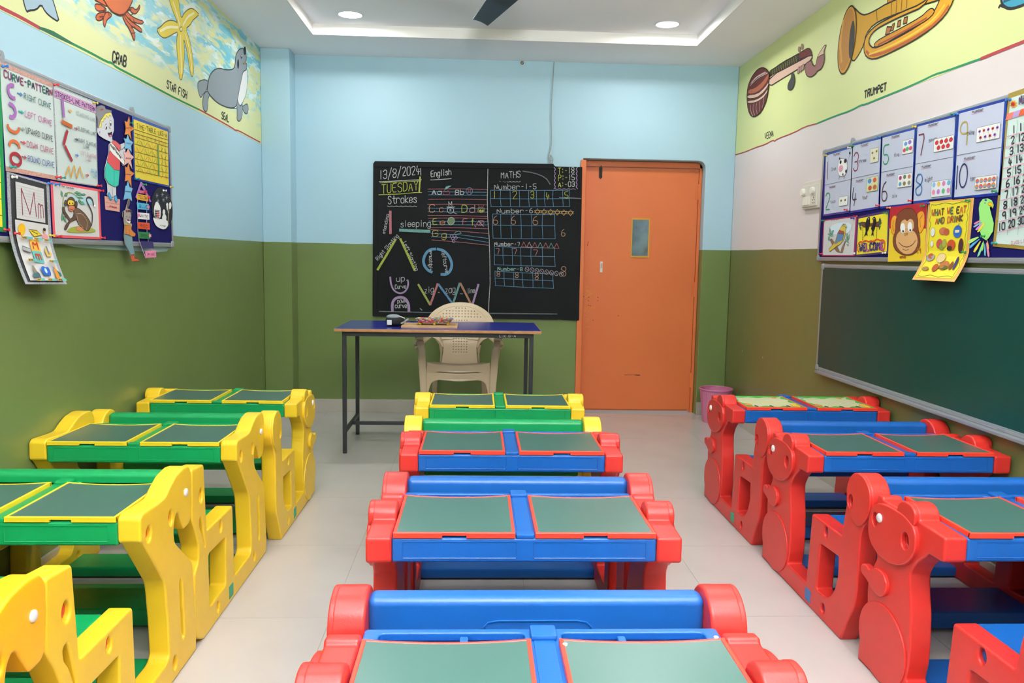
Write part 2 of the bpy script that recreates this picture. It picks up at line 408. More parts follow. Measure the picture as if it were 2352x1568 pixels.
# upper-wall murals -------------------------------------------------------------
def mural_mat():
    m = bpy.data.materials.new('mural_sea_paint'); m.use_nodes = True; nt = m.node_tree; b = nt.nodes['Principled BSDF']
    b.inputs['Roughness'].default_value = .5; N = nt.nodes.new; K = nt.links.new
    g = N('ShaderNodeNewGeometry'); sx = N('ShaderNodeSeparateXYZ'); K(g.outputs['Position'], sx.inputs[0])
    mp = N('ShaderNodeMapping'); mp.inputs['Rotation'].default_value = (radians(24), 0, 0); mp.inputs['Scale'].default_value = (1, 2.6, 11); K(g.outputs['Position'], mp.inputs['Vector'])
    def noise(sc, off, lo, hi):
        mm = N('ShaderNodeMapping'); mm.inputs['Location'].default_value = (off, off, 0); K(mp.outputs[0], mm.inputs['Vector'])
        n = N('ShaderNodeTexNoise'); n.inputs['Scale'].default_value = sc; n.inputs['Detail'].default_value = 5; n.inputs['Distortion'].default_value = .6
        K(mm.outputs[0], n.inputs['Vector']); r = N('ShaderNodeMapRange'); r.inputs['From Min'].default_value = lo; r.inputs['From Max'].default_value = hi
        K(n.outputs['Fac'], r.inputs['Value']); return r.outputs[0]
    def mul(a, c):
        x = N('ShaderNodeMath'); x.operation = 'MULTIPLY'; K(a, x.inputs[0])
        if isinstance(c, float): x.inputs[1].default_value = c
        else: K(c, x.inputs[1])
        return x.outputs[0]
    # the sea strokes stop short of the lower edge and start beyond the plain left part
    zz = N('ShaderNodeMapRange'); zz.inputs['From Min'].default_value = 2.27; zz.inputs['From Max'].default_value = 2.36; K(sx.outputs['Z'], zz.inputs['Value'])
    big = noise(.9, 3, .38, .5); mask = mul(zz.outputs[0], big)
    col = lin('d6dc9f'); prev = None
    for sc, off, lo, hi, c, f in ((1.0, 0, .44, .52, 'b5d9d3', .9), (1.4, 7, .50, .545, '62bfd4', .9), (1.9, 33, .53, .57, '7cc8d8', .9), (2.2, 13, .55, .59, 'dff0ee', .8), (.9, 21, .58, .63, 'dfe29a', .8)):
        mx = N('ShaderNodeMix'); mx.data_type = 'RGBA'; mx.inputs['B'].default_value = (*lin(c), 1)
        if prev is None: mx.inputs['A'].default_value = (*col, 1)
        else: K(prev, mx.inputs['A'])
        K(mul(mul(noise(sc, off, lo, hi), mask), f), mx.inputs['Factor']); prev = mx.outputs['Result']
    K(prev, b.inputs['Base Color']); return m
ZML, ZMR = 2.156, 2.182
def PL(px, py): return on(0, XL, px, py)
def PR(px, py): return on(0, XR, px, py)
NL, NR, NB = (1, 0, 0), (-1, 0, 0), (0, -1, 0)
def yz(X): return lambda y, z: Vector((X, y, z))
S('mural_background', sheet(lambda u, v: Vector((XL, YN+(YP-YN)*u, ZML+(H-ZML)*v)), NL, 0, .0012), mural_mat(), wl)
S('mural_background', sheet(lambda u, v: Vector((XR, YB+(YN-YB)*u, ZMR+(H-ZMR)*v)), NR, 0, .0012), mat('mural_yellow_paint', 'd9e29b', .5, noise=.3, nscale=1.2, dark='c9d58c'), wr)
a = Art(PL, NL, .0016)
K = crop(lambda x, y: (x, y), 0, 0, .2721)
def T(k, pts, ox=0, oy=0): return [(ox+x*k, oy+y*k) for x, y in pts]
kL = lambda pts: T(.2721, pts)
a.line(kL([(-600, -235), (-300, -90), (0, 62), (170, 145), (330, 235)]), .014, 'a8434a', sm=1)
a.line(kL([(330, 235), (390, 258), (450, 285), (530, 328), (610, 370)]), [.010, .016, .020, .016, .011], '2f6a4c')
a.line(kL([(610, 370), (760, 445), (900, 522), (945, 532), (975, 565), (1100, 630), (1300, 735), (1500, 840), (1680, 925)]), .011, '27864f', sm=1)
a.line(kL([(1680, 925), (1800, 990), (1960, 1080), (1985, 1100), (2010, 1100), (2100, 1150), (2195, 1200)]), .010, 'a8434a', sm=1)
a.build('mural_edge_stripe', wl)
a = Art(PL, NL, .0016)
BLK = '2a2c2a'
a.text('CRAB', kL([(945, 520)])[0], kL([(1062, 560)])[0], 24, .011, BLK, .05, up=(.06, -1))
a.text('STAR FISH', kL([(1405, 740)])[0], kL([(1575, 832)])[0], 17, .0085, BLK, .05, up=(.05, -1))
a.text('SEAL', kL([(1868, 1000)])[0], kL([(1928, 1028)])[0], 15.5, .0085, BLK, .04, up=(.03, -1))
a.text('DOLPHIN', kL([(-420, -150)])[0], kL([(-120, -20)])[0], 26, .011, BLK, .05, up=(.06, -1))
a.build('mural_lettering', wl)
def creature(name, draws, F, n, parent, lift=.0016):
    a = Art(F, n, lift)
    for d in draws:
        if d[0] == 'p': a.poly(d[1], d[2], d[3] if len(d) > 3 else None, d[4] if len(d) > 4 else .007, d[5] if len(d) > 5 else 1)
        else: a.line(d[1], d[3], d[2], sm=d[4] if len(d) > 4 else 1); a.step()
    return a.build(name, parent)
creature('dolphin_tail_painting', [('p', kL([(-260, -420), (-60, -330), (150, -190), (192, -40), (195, 20), (222, 103), (240, 88), (300, 85), (345, 35), (375, 95), (420, 140), (498, 190), (470, 90), (430, -40), (330, -200), (150, -330), (-120, -520)]), '9fb9c9', BLK)], PL, NL, wl)
OR, OD = 'c8663a', '5a2a1c'
legs = [[(905, 90), (860, 45), (812, 30), (795, 45), (805, 80), (830, 95), (860, 90)], [(920, 110), (880, 100), (825, 110), (803, 140), (812, 172), (845, 175), (875, 150), (930, 130)],
        [(940, 120), (900, 95), (872, 130), (865, 190), (880, 235), (888, 200), (900, 165), (935, 140)], [(780, -10), (850, 30), (900, 60), (890, 20), (840, -25)],
        [(1085, 70), (1110, 110), (1140, 120), (1165, 90), (1178, 60), (1175, 38), (1162, 70), (1140, 85), (1115, 60)],
        [(1060, 90), (1110, 140), (1160, 165), (1210, 178), (1195, 205), (1150, 195), (1100, 180), (1045, 120)],
        [(1040, 110), (1080, 160), (1130, 200), (1185, 235), (1195, 270), (1180, 270), (1140, 240), (1090, 210), (1035, 140)],
        [(1035, 120), (1060, 170), (1100, 215), (1130, 270), (1135, 310), (1128, 350), (1110, 300), (1085, 240), (1050, 190), (1030, 140)]]
d = [('p', kL(l), OR, OD, .006) for l in legs]
d += [('p', kL([(845, -90), (862, -20), (890, 35), (930, 90), (975, 120), (1020, 138), (1060, 105), (1090, 55), (1115, 0), (1118, -80), (1060, -170), (960, -190), (880, -160)]), 'cf6f42', OD, .007)]
d += [('l', kL(q), OD, .004) for q in ([(905, 90), (915, 130)], [(880, 60), (870, 110)], [(1070, 95), (1100, 80)], [(1090, 130), (1120, 115)], [(1085, 150), (1105, 190)], [(1120, 160), (1130, 195)], [(1100, 235), (1130, 225)], [(1105, 280), (1132, 275)], [(850, 120), (850, 165)], [(830, 140), (868, 140)], [(930, 98), (1020, 132), (1080, 80)])]
creature('crab_painting', d, PL, NL, wl)
YS, YD = 'e3cf3e', '6b5f22'
d = [('p', kL([(1425, 0), (1445, 60), (1475, 140), (1500, 195), (1470, 175), (1425, 170), (1385, 190), (1355, 225), (1318, 248), (1345, 300), (1385, 325), (1430, 305), (1470, 280), (1500, 268), (1488, 330), (1490, 420), (1500, 520), (1505, 600), (1512, 655), (1527, 680), (1540, 640), (1552, 520), (1555, 400), (1545, 320), (1570, 400), (1590, 520), (1605, 620), (1622, 655), (1632, 600), (1625, 480), (1600, 340), (1565, 240), (1600, 215), (1625, 170), (1655, 145), (1678, 122), (1660, 100), (1625, 70), (1590, 75), (1550, 110), (1528, 160), (1515, 80), (1505, -10), (1480, -120), (1440, -120)]), YS, YD, .006, 1)]
d += [('l', kL(q), 'f3eebc', ww) for q, ww in (([(1460, 20), (1490, 110), (1515, 220)], .012), ([(1350, 262), (1420, 225), (1500, 232)], .013), ([(1540, 215), (1580, 140), (1635, 110)], .013), ([(1518, 300), (1522, 450), (1528, 620)], .014), ([(1560, 290), (1595, 420), (1615, 600)], .012))]
d += [('p', kL(ell(1524, 246, 9, 20, 14)), 'ece6a0', YD, .005, 0)]
creature('starfish_painting', d, PL, NL, wl)
GS, GD = '8b979c', '3a4044'
d = [('p', kL([(1768, 810), (1850, 880), (1930, 915), (2000, 915), (2040, 880), (2075, 800), (2088, 700), (2082, 560), (2050, 600), (2010, 700), (1990, 800), (1900, 850)]), 'dfe3df', GD, .005),
     ('p', kL([(1755, 690), (1735, 672), (1700, 675), (1668, 690), (1666, 740), (1678, 800), (1692, 828), (1715, 790), (1742, 765)]), GS, GD, .006),
     ('p', kL([(1742, 765), (1720, 790), (1707, 850), (1710, 920), (1740, 950), (1752, 900), (1752, 840), (1768, 795)]), GS, GD, .006),
     ('p', kL([(2042, 900), (2062, 885), (2085, 873), (2095, 905), (2090, 955), (2070, 962), (2050, 930)]), GS, GD, .006),
     ('p', kL([(1990, 800), (1998, 900), (2000, 960), (1996, 1010), (2020, 1028), (2040, 990), (2046, 900), (2040, 880), (2020, 900)]), GS, GD, .006),
     ('p', kL([(1755, 690), (1742, 765), (1790, 830), (1850, 880), (1930, 912), (1990, 905), (2000, 850), (2020, 740), (2040, 640), (2050, 602), (2078, 590), (2082, 540), (2070, 530), (2078, 490), (2075, 450), (2050, 405), (2020, 412), (1995, 445), (1985, 490), (1980, 560), (1960, 588), (1900, 590), (1850, 573), (1800, 590), (1765, 640)]), GS, GD, .007),
     ('p', kL(ell(2063, 428, 11, 36, 16)), '26292c', None, 0, 0), ('p', kL(ell(2006, 540, 8, 42, 14)), '33383a', None, 0, 0), ('p', kL(ell(2034, 478, 6, 20, 12)), '3a4044', None, 0, 0), ('p', kL(ell(2036, 470, 3, 8, 10)), 'f4f4f0', None, 0, 0),
     ('p', kL([(2044, 535), (2062, 530), (2078, 495), (2070, 530), (2060, 543)]), 'c9b63c', GD, .003)]
creature('seal_painting', d, PL, NL, wl)
# right mural
kR = lambda pts: T(.2942, pts, 1660, 0)
a = Art(PR, NR, .0016)
a.line(kR([(98, 1208), (180, 1185), (260, 1150), (330, 1130), (395, 1092), (405, 1105), (425, 1085), (560, 1035), (640, 990), (735, 965)]), .008, 'a8434a', sm=1)
a.line(kR([(735, 965), (880, 905), (1000, 865), (1085, 818), (1110, 818), (1250, 760), (1400, 700), (1550, 635), (1660, 580), (1740, 558), (1900, 500), (2020, 458)]), .010, '2f8f62', sm=1)
a.line(kR([(2020, 458), (2150, 405), (2352, 325), (2700, 190), (3200, 0)]), .014, 'b0464c', sm=1)
a.build('mural_edge_stripe', wr)
a = Art(PR, NR, .0016)
a.text('VEENA', kR([(330, 1088)])[0], kR([(398, 1062)])[0], 14, .008, BLK, .05, up=(0, -1))
a.text('TRUMPET', kR([(1108, 765)])[0], kR([(1280, 698)])[0], 16, .0095, BLK, .05, up=(.04, -1))
a.build('mural_lettering', wr)
VB, VP, VO = '5c3230', 'e0bfa6', '2a2220'
d = [('p', kR([(345, 630), (600, 520), (690, 470), (705, 440), (698, 425), (670, 430), (600, 470), (370, 590)]), 'd9b49b', VO, .006),
     ('p', kR([(360, 570), (480, 490), (595, 430), (600, 415), (590, 420), (470, 480), (370, 555)]), '3c3a2a', None, 0),
     ('p', kR([(362, 600), (600, 465), (596, 418), (480, 482), (372, 552)]), '45402c', VO, .005, 0)]
d += [('l', kR([(390+i*17, 548-i*9.8), (394+i*17, 590-i*9.8)]), 'b7b060', .004, 0) for i in range(12)]
d += [('p', kR([(597, 420), (640, 392), (672, 376), (690, 385), (702, 420), (700, 440), (660, 440), (600, 468)]), '6e2f2c', VO, .006),
      ('p', kR([(365, 680), (370, 600), (600, 480), (700, 425), (705, 460), (640, 510), (560, 560), (460, 620)]), 'dcb9a4', VO, .006),
      ('p', kR([(648, 500), (700, 468), (705, 500), (722, 518), (735, 505), (740, 470), (752, 430), (800, 355), (815, 352), (795, 400), (802, 450), (795, 500), (770, 545), (745, 552), (730, 580), (690, 605), (660, 590), (650, 550)]), '9a6a66', VO, .006),
      ('p', kR([(752, 430), (800, 355), (815, 352), (795, 400), (800, 425), (775, 430), (748, 450)]), 'e0bfa6', VO, .004),
      ('p', kR(ell(603, 385, 8, 20, 12)), 'b08a84', '6b4a46', .003, 0), ('p', kR(ell(626, 365, 8, 22, 12)), 'b08a84', '6b4a46', .003, 0),
      ('p', kR(ell(600, 548, 8, 30, 12, .2)), 'b08a84', '6b4a46', .003, 0), ('p', kR(ell(618, 538, 8, 28, 12, .2)), 'b08a84', '6b4a46', .003, 0), ('p', kR(ell(634, 525, 8, 26, 12, .2)), 'b08a84', '6b4a46', .003, 0),
      ('p', kR([(545, 575), (560, 570), (570, 610), (570, 650), (552, 695), (530, 706), (515, 695), (516, 660), (530, 630), (542, 610)]), '474a47', VO, .004),
      ('p', kR([(320, 525), (350, 540), (372, 575), (370, 660), (350, 780), (310, 870), (270, 905), (240, 913), (215, 890), (198, 820), (195, 720), (210, 650), (240, 590), (280, 540)]), '6a3430', VO, .007),
      ('p', kR([(210, 700), (260, 690), (320, 640), (368, 570), (368, 600), (340, 660), (280, 720), (205, 735)]), 'b5694a', None, 0),
      ('p', kR([(203, 740), (280, 735), (340, 680), (366, 640), (366, 665), (330, 720), (270, 765), (200, 770)]), VP, VO, .004),
      ('p', kR([(203, 785), (270, 780), (330, 740), (362, 690), (358, 720), (325, 765), (270, 800), (203, 808)]), VP, VO, .004)]
d += [('l', kR(q), 'e8d8cc', .004) for q in ([(225, 670), (260, 610), (350, 565)], [(230, 660), (280, 610), (360, 570)], [(228, 650), (270, 600), (340, 562)], [(225, 820), (228, 870), (245, 905)], [(250, 815), (245, 860), (260, 900)], [(275, 800), (270, 850), (280, 890)], [(300, 790), (300, 830), (300, 870)], [(335, 740), (330, 790), (320, 840)])]
creature('veena_painting', d, PR, NR, wr)
GT, GO, GDk = 'd9a02a', 'a85a1e', '2c2418'
d = [('p', kR([(1285, 210), (1320, 210), (1300, 265), (1272, 270)]), 'b5703a', GDk, .006, 0), ('p', kR([(1328, 190), (1345, 180), (1335, 235), (1312, 245)]), 'b5703a', GDk, .006, 0),
     ('p', kR([(1372, 165), (1395, 155), (1388, 205), (1364, 212)]), 'b5703a', GDk, .006, 0), ('p', kR([(1420, 140), (1448, 130), (1440, 180), (1412, 188)]), 'b5703a', GDk, .006, 0),
     ('p', kR([(1290, -200), (1480, -200), (1470, 30), (1290, 140)]), 'c98a2c', GDk, .006, 0),
     ('p', kR([(1018, 48), (1045, 75), (1080, 110), (1120, 118), (1200, 80), (1290, 25), (1700, -150), (1800, -60), (1700, 0), (1560, 40), (1300, 130), (1180, 190), (1120, 270), (1107, 345), (1070, 420), (1020, 490), (1000, 420)]), 'd2a02f', GDk, .008),
     ('l', kR([(1205, 85), (1210, 160)]), GDk, .005, 0)]
for k in range(4): d.append(('l', kR([(1330+k*40, -60), (1318+k*40, 120-k*20)]), '8a5a24', .006, 0))
outer = [(1630, -40), (1560, 30), (1400, 95), (1290, 150), (1200, 200), (1130, 270), (1107, 350), (1112, 425), (1155, 463), (1220, 455), (1400, 370), (1560, 280), (1700, 170), (1780, 70), (1830, -60), (1720, -60), (1690, 30), (1640, 120), (1520, 210), (1380, 290), (1260, 350), (1185, 380), (1145, 345), (1150, 290), (1200, 230), (1300, 175), (1440, 110), (1570, 55)]
d += [('p', kR(outer), 'dba22a', GDk, .008), ('l', kR([(1128, 400), (1160, 440), (1300, 400), (1520, 285), (1680, 175), (1770, 50)]), 'b9622a', .016), ('l', kR([(1150, 425), (1300, 370), (1500, 265), (1650, 160), (1740, 40)]), 'ecc44a', .010),
      ('p', kR([(1188, 372), (1190, 340), (1240, 300), (1400, 220), (1560, 130), (1610, 80), (1640, 62), (1660, 78), (1658, 105), (1600, 160), (1500, 215), (1380, 280), (1260, 350)]), 'cf9228', GDk, .006), ('l', kR([(1220, 350), (1400, 260), (1600, 140)]), 'a8522a', .010),
      ('p', kR(ell(978, 312, 62, 268, 36, .14)), 'cf962e', GDk, .009, 0), ('p', kR(ell(975, 310, 48, 245, 36, .14)), 'b98236', None, 0, 0), ('l', kR([(950, 160), (925, 330), (935, 480)]), 'd6a044', .022), ('p', kR(ell(1016, 310, 20, 150, 24, .08)), '3b3a30', None, 0, 0)]
creature('trumpet_painting', d, PR, NR, wr)
creature('drum_painting', [('p', kR([(2170, -160), (2175, 0), (2190, 45), (2235, 70), (2300, 60), (2420, 10), (2700, -120), (2700, -300)]), '3f9ab4', BLK, .012), ('l', kR([(2195, 50), (2170, 40), (2160, 58)]), BLK, .012), ('l', kR([(2200, 10), (2352, -50), (2500, -120)]), '1f5a70', .012)], PR, NR, wr)
# bare undercoat strips below the noticeboard on the left wall
creature('unpainted_strip', [('p', [(114, 552), (160, 566), (200, 570), (300, 576), (380, 580), (390, 568), (385, 555), (110, 535)], 'a9ccd3', None, 0)], PL, NL, wl)

# ================================================================== DOOR
ORG = mat('door_orange_paint', 'd9733c', .42, noise=.25, nscale=2.5, dark='c9642f', bump=.1, bscale=14)
STEEL = mat('brushed_steel', 'b9bbbb', .35, metal=.9)
DARKM = mat('rusted_bolt_metal', '3c3530', .5, metal=.6)
YD_ = 6.68
dr = S('door_1', span(DX0+.026, DX1-.028, YD_, YD_+.04, .012, 2.072, .003), ORG, sm=30)
bm = bmesh.new()
span(DX0-.022, DX0+.024, YD_-.115, YD_+.05, 0, 2.115, .004, bm=bm); span(DX1-.026, DX1-.002, YD_-.012, YD_+.05, 0, 2.115, .003, bm=bm)
span(DX0-.018, DX1-.002, YD_-.012, YD_+.05, 2.076, 2.124, .003, bm=bm)
obj('door_frame', bm, ORG, dr, sm=30)
YF = mat('window_putty_yellow', 'c9962f', .5)
bm = bmesh.new()
for a in ((1.285, 1.297, 1.327, 1.657), (1.433, 1.445, 1.327, 1.657), (1.297, 1.433, 1.327, 1.341), (1.297, 1.433, 1.643, 1.657)): span(a[0], a[1], YD_-.005, YD_+.004, a[2], a[3], .001, bm=bm)
fr = obj('vision_panel_frame', bm, YF, dr)
GLS = mat('reflecting_glass', '6f8890', .06, spec=.9, noise=.9, nscale=9, dark='38474e')
obj('pane', span(1.297, 1.433, YD_-.0015, YD_+.002, 1.341, 1.643), GLS, fr, sm=0)
for z in (1.883, 1.063, .283):
    bm = bmesh.new(); lathe(bm, [(.006, -.065), (.006, .065)], (DX1-.028, YD_-.004, z), 10); span(DX1-.05, DX1-.03, YD_-.003, YD_+.001, z-.06, z+.06, .001, bm=bm)
    obj('hinge', bm, ORG, dr)
bm = bmesh.new(); span(.999, 1.027, YD_-.004, YD_, 1.985, 2.07, .001, bm=bm); lathe(bm, [(.005, 1.975), (.005, 2.085)], (1.013, YD_-.009, 0), 10); lathe(bm, [(.004, -.018), (.004, 0)], (1.02, YD_-.014, 2.0), 8, axis='Y')
obj('tower_bolt', bm, DARKM, dr)
bm = bmesh.new(); span(1.030, 1.052, YD_-.006, YD_, 1.198, 1.288, .002, bm=bm)
hp = obj('handle_plate', bm, mat('white_enamel', 'e6e6e2', .35), dr)
obj('handle', span(1.036, 1.046, YD_-.02, YD_-.004, 1.235, 1.275, .003), STEEL, hp)
bm = bmesh.new()
for x, z in ((.942, .985), (.942, .955), (1.02, .985), (1.02, .957), (.942, .915), (.958, .915), (.9, .99), (1.2, .83), (.985, .79)): lathe(bm, [(.004, -.0012), (.004, .002)], (x, YD_, z), 8, axis='Y')
obj('screw_hole', bm, mat('bare_hole', '5a2c1c', .8), dr)['kind'] = 'stuff'
a = Art(lambda x, z: Vector((x, YD_, z)), NB, .0006)
for i in range(46):
    x = .90+abs(random.gauss(0, .03)); z = .93+random.gauss(0, .10); l = random.uniform(.01, .05); t = random.uniform(-.6, 1.2)
    a.line([(x, z), (x+l*cos(t), z+l*sin(t))], random.uniform(.0012, .003), random.choice(['dd9a3a', 'd9a043', 'd98c38']))
a.line([(1.27, .322), (1.35, .324), (1.40, .322)], .003, '4a3426'); a.line([(1.365, .323), (1.402, .322)], .007, '3a2a22'); a.line([(.918, 1.42), (.925, 1.455)], .006, 'b93a3a')
a.line([(.9, .022), (1.3, .02), (1.82, .022)], .010, 'a65a35')
a.build('paint_scuffs', dr)

# ================================================================== BLACKBOARD on the back wall
bb = thing('blackboard', 'long black cement blackboard covered in coloured chalk lessons on the blue and green wall', 'blackboard', (0, YB, .8))
bb_ = Vector((0, -YB, -.8))
def rel(o, p):                                           # parent keeping world position
    o.parent = p; o.matrix_parent_inverse = Matrix.Translation(-Vector(p.location)) if not p.rotation_euler.z else p.matrix_world.inverted(); return o
BBM = mat('blackboard_paint', '111315', .65, noise=.6, nscale=2.6, dark='1b1e20', spec=.18)
BBF = mat('blackboard_border_black', '101214', .6, spec=.2)
PBk = lambda px, py: on(1, YB-.022, px, py)
k3 = .2615; K3 = crop(PBk, 840, 350, k3)
outl = [(68, 100), (85, 78), (700, 88), (1640, 103), (1665, 125), (1900, 130), (1890, 700), (1868, 1475), (1740, 1470), (1690, 1465), (900, 1452), (62, 1435)]
c3 = cut(crop(lambda x, y: on(1, YB-.001, x, y), 840, 350, k3), NB, outl, .018); rel(obj('board_slab', c3, BBM, sm=0), bb)
bm = bmesh.new()
def bar3(p, q, w, th=.006):
    A, B = K3(*p), K3(*q); d = (B-A).normalized(); e = d.cross(Vector(NB))*w/2; n = Vector(NB)*th; A = A-Vector(NB)*.004; B = B-Vector(NB)*.004
    vs = [bm.verts.new(x) for x in (A+e, A-e, B-e, B+e, A+e+n, A-e+n, B-e+n, B+e+n)]
    for f in ((0, 1, 2, 3), (4, 5, 6, 7), (0, 1, 5, 4), (1, 2, 6, 5), (2, 3, 7, 6), (3, 0, 4, 7)): bm.faces.new([vs[i] for i in f])
bar3((84, 132), (84, 1412), .030, .005); bar3((75, 104), (1650, 122), .040); bar3((66, 1418), (1690, 1448), .040); bar3((1885, 135), (1868, 1470), .012)
rel(obj('border_rib', bm, BBF, sm=0), bb)
W_, PK, YE, BL, GR, PU, ORc = 'cdd1ce', 'c98088', 'c2c95e', '6fa3c6', '7fb5ae', 'b79fc4', 'cf9c7c'
def chart(name): return Art(K3, NB, .0030, .00004, chalk)
a = chart('x'); w1, w2, w3 = .0038, .0054, .018
a.text('13/8/2024', (122, 235), (478, 190), 76, w2, W_, .04); a.line([(118, 258), (250, 252), (400, 243), (490, 240)], w2, W_); a.line([(482, 140), (484, 200)], w2, W_)
a.text('TUESDAY', (140, 360), (462, 330), 78, w2, YE, .04); a.line([(115, 372), (300, 365), (440, 352), (492, 352)], w2, YE); a.line([(478, 215), (470, 345)], .012, YE); a.line([(128, 268), (484, 250)], w1, YE)
a.text('Strokes', (196, 452), (450, 438), 68, w2, W_, .03); a.line([(190+i*20, 472+(6 if i % 2 else -3)) for i in range(14)], w1, W_, sm=1)
a.text('English', (572, 215), (752, 195), 52, w2, W_, .04); a.line([(570, 242), (655, 238), (752, 230)], w2, W_)
a.text('standing', (170, 716), (205, 545), 26, w1, W_, .03, up=(-1, -.2))
a.line([(216, 518), (217, 600), (218, 710)], w3*1.1, PK)
a.text('sleeping', (306, 655), (572, 650), 54, w1*1.1, W_, .05); a.line([(302, 682), (430, 688), (560, 693)], .024, GR)
a.line([(262, 765), (180, 905), (106, 1028)], w3, 'b5c253'); a.line([(305, 760), (370, 900), (428, 1030)], w3, 'b5c253')
a.text('Right Slanting', (108, 950), (290, 735), 30, w1, W_, .05, up=(-.8, -.75)); a.text('Left Slanting', (330, 790), (440, 1040), 30, w1, W_, .05, up=(.9, -.4))
a.line([(612, 848), (570, 850), (530, 880), (505, 940), (512, 990), (545, 1035), (580, 1050)], .022, BL, sm=2); a.line([(632, 848), (690, 862), (740, 920), (760, 985), (745, 1040), (710, 1072), (665, 1070)], .022, BL, sm=2)
a.text('rightcurve', (555, 1030), (560, 860), 30, w1, W_, .04, up=(1, .1)); a.text('leftcurve', (665, 870), (700, 1060), 34, w1, W_, .04, up=(1, -.1))
a.text('up', (268, 1135), (345, 1128), 50, w1*1.2, W_, .03); a.text('Curve', (258, 1200), (355, 1192), 38, w1, W_, .04)
a.line([(216, 1095), (222, 1160), (248, 1215), (300, 1240), (345, 1225), (372, 1180), (374, 1130), (366, 1120)], .014, PU, sm=2)
a.text('DOWN', (278, 1325), (355, 1318), 28, w1, W_, .05); a.text('curve', (258, 1368), (362, 1364), 42, w1*1.2, W_, .05)
a.line([(236, 1390), (232, 1330), (252, 1285), (300, 1268), (350, 1280), (378, 1330), (380, 1392)], .022, PU, sm=2)
a.text('zig', (515, 1240), (598, 1222), 52, w1, W_, .03); a.text('zag', (697, 1238), (788, 1226), 58, w1, W_, .03); a.text('line', (895, 1240), (958, 1228), 44, w1, W_, .03)
a.line([(636, 1228), (650, 1230)], w1, W_); a.line([(828, 1240), (852, 1242)], w1, W_)
for p, q, c in (((463, 1160), (565, 1335), 'a9b860'), ((568, 1335), (632, 1155), PK), ((640, 1158), (762, 1325), '6a97bf'), ((770, 1318), (825, 1150), '78a6a4'), ((832, 1150), (930, 1340), 'c39076'), ((932, 1355), (990, 1160), PU)):
    a.line([p, q], .017, c)
a.line([(478, 1370), (495, 1384)], .006, W_)
rel(a.build('stroke_lesson_chalk'), bb)
a = chart('y')
a.line([(1073, 145), (1068, 400), (1070, 560), (1085, 760), (1090, 950), (1092, 1150), (1082, 1310), (1078, 1410)], .005, W_)
LN = [(545, 322, 1062, 325), (550, 412, 1062, 415), (542, 455, 1062, 460), (545, 553, 1065, 562), (550, 578, 1070, 580), (560, 660, 1075, 670), (570, 678, 1078, 712), (580, 768, 1080, 815)]
for q in LN: a.line([(q[0], q[1]), ((q[0]+q[2])/2, (q[1]+q[3])/2-4), (q[2], q[3])], w1, PK)
for q in [(548, 345, 1060, 350), (552, 372, 1060, 376), (545, 488, 1062, 496), (548, 520, 1065, 524), (555, 602, 1070, 608), (560, 634, 1072, 636), (575, 712, 820, 722), (820, 722, 1080, 755), (575, 740, 820, 748), (820, 748, 1080, 790)]: a.line([(q[0], q[1]), (q[2], q[3])], w1, BL)
for t, x0, y0, x1, h, c in (('Aa', 580, 370, 668, 42, W_), ('Bb', 785, 372, 865, 42, W_), ('C', 556, 526, 612, 66, 'cf9a78'), ('c', 646, 526, 684, 56, 'cf9a78'), ('D', 842, 528, 895, 66, YE), ('d', 912, 528, 962, 66, 'cf9a9a'), ('E', 588, 636, 628, 54, YE), ('e', 650, 636, 700, 50, 'cf9a78'), ('F', 850, 634, 896, 52, PK), ('f', 928, 640, 948, 58, YE), ('G', 584, 738, 640, 54, 'b9b067'), ('g', 665, 748, 712, 52, 'b9b067')):
    a.text(t, (x0, y0), (x1, y0-3), h, w2, c, .03)
# little chalk pictures beside the letters
a.line([(705, 345), (690, 335), (678, 350), (682, 368), (700, 372), (715, 370), (732, 372), (738, 350), (728, 336), (705, 345)], w1, 'c9606c'); a.poly([(690, 328), (705, 300), (730, 292), (755, 292), (735, 305), (712, 322)], chalk(GR))
a.line(ell(910, 340, 28, 32, 18), w1, BL, True); a.line([(895, 318), (904, 340), (896, 362)], w1, 'd0606c'); a.line([(925, 318), (916, 340), (924, 362)], w1, 'd0606c')
a.line(ell(745, 508, 28, 26, 16), w1, W_, True); a.line([(712, 478), (782, 478), (765, 486), (720, 486), (712, 478)], w1, W_); a.line([(732, 476), (728, 432), (744, 462), (756, 430), (758, 476)], w1, W_); a.line([(770, 526), (800, 540)], w1, W_); a.line(ell(744, 506, 6, 5, 8), w1, W_, True)
a.line([(988, 485), (985, 520), (1010, 530), (1040, 522), (1040, 488), (988, 485)], w1, 'c9a06a'); a.poly([(990, 498), (1000, 510), (1010, 498), (1020, 512), (1030, 498), (1038, 512), (1030, 522), (995, 520)], chalk(YE)); a.line([(1000, 484), (990, 462)], w1, PK); a.line([(1026, 484), (1036, 462)], w1, PK); a.line([(1013, 484), (1013, 468)], w1, PK)
a.poly(ell(750, 603, 29, 34, 20, .3), chalk('7f9a72')); a.line(ell(750, 603, 29, 34, 20, .3), w1, W_, True)
a.line([(950, 630), (965, 655), (975, 625), (1000, 600), (1030, 598), (1040, 620), (1020, 640), (990, 640), (975, 625)], w1, 'c98a9a'); a.line([(990, 600), (1036, 650)], w1, W_); a.line([(985, 640), (1035, 602)], w1, PK); a.line([(1010, 598), (1012, 645)], w1, 'b0708c')
for x, y in ((755, 735), (780, 732), (765, 755), (792, 750), (772, 780)): a.line(ell(x, y, 13, 12, 12), w1, PU, True)
a.line([(775, 722), (790, 700), (820, 690), (840, 710), (810, 716), (780, 720)], w1, GR)
rel(a.build('english_lesson_chalk'), bb)
a = chart('z')
a.text('MATHS', (1186, 228), (1360, 218), 54, w1*1.2, W_, .04); a.line([(1178+i*15, 256+(6 if i % 2 else -2)) for i in range(13)], w1, W_, sm=1)
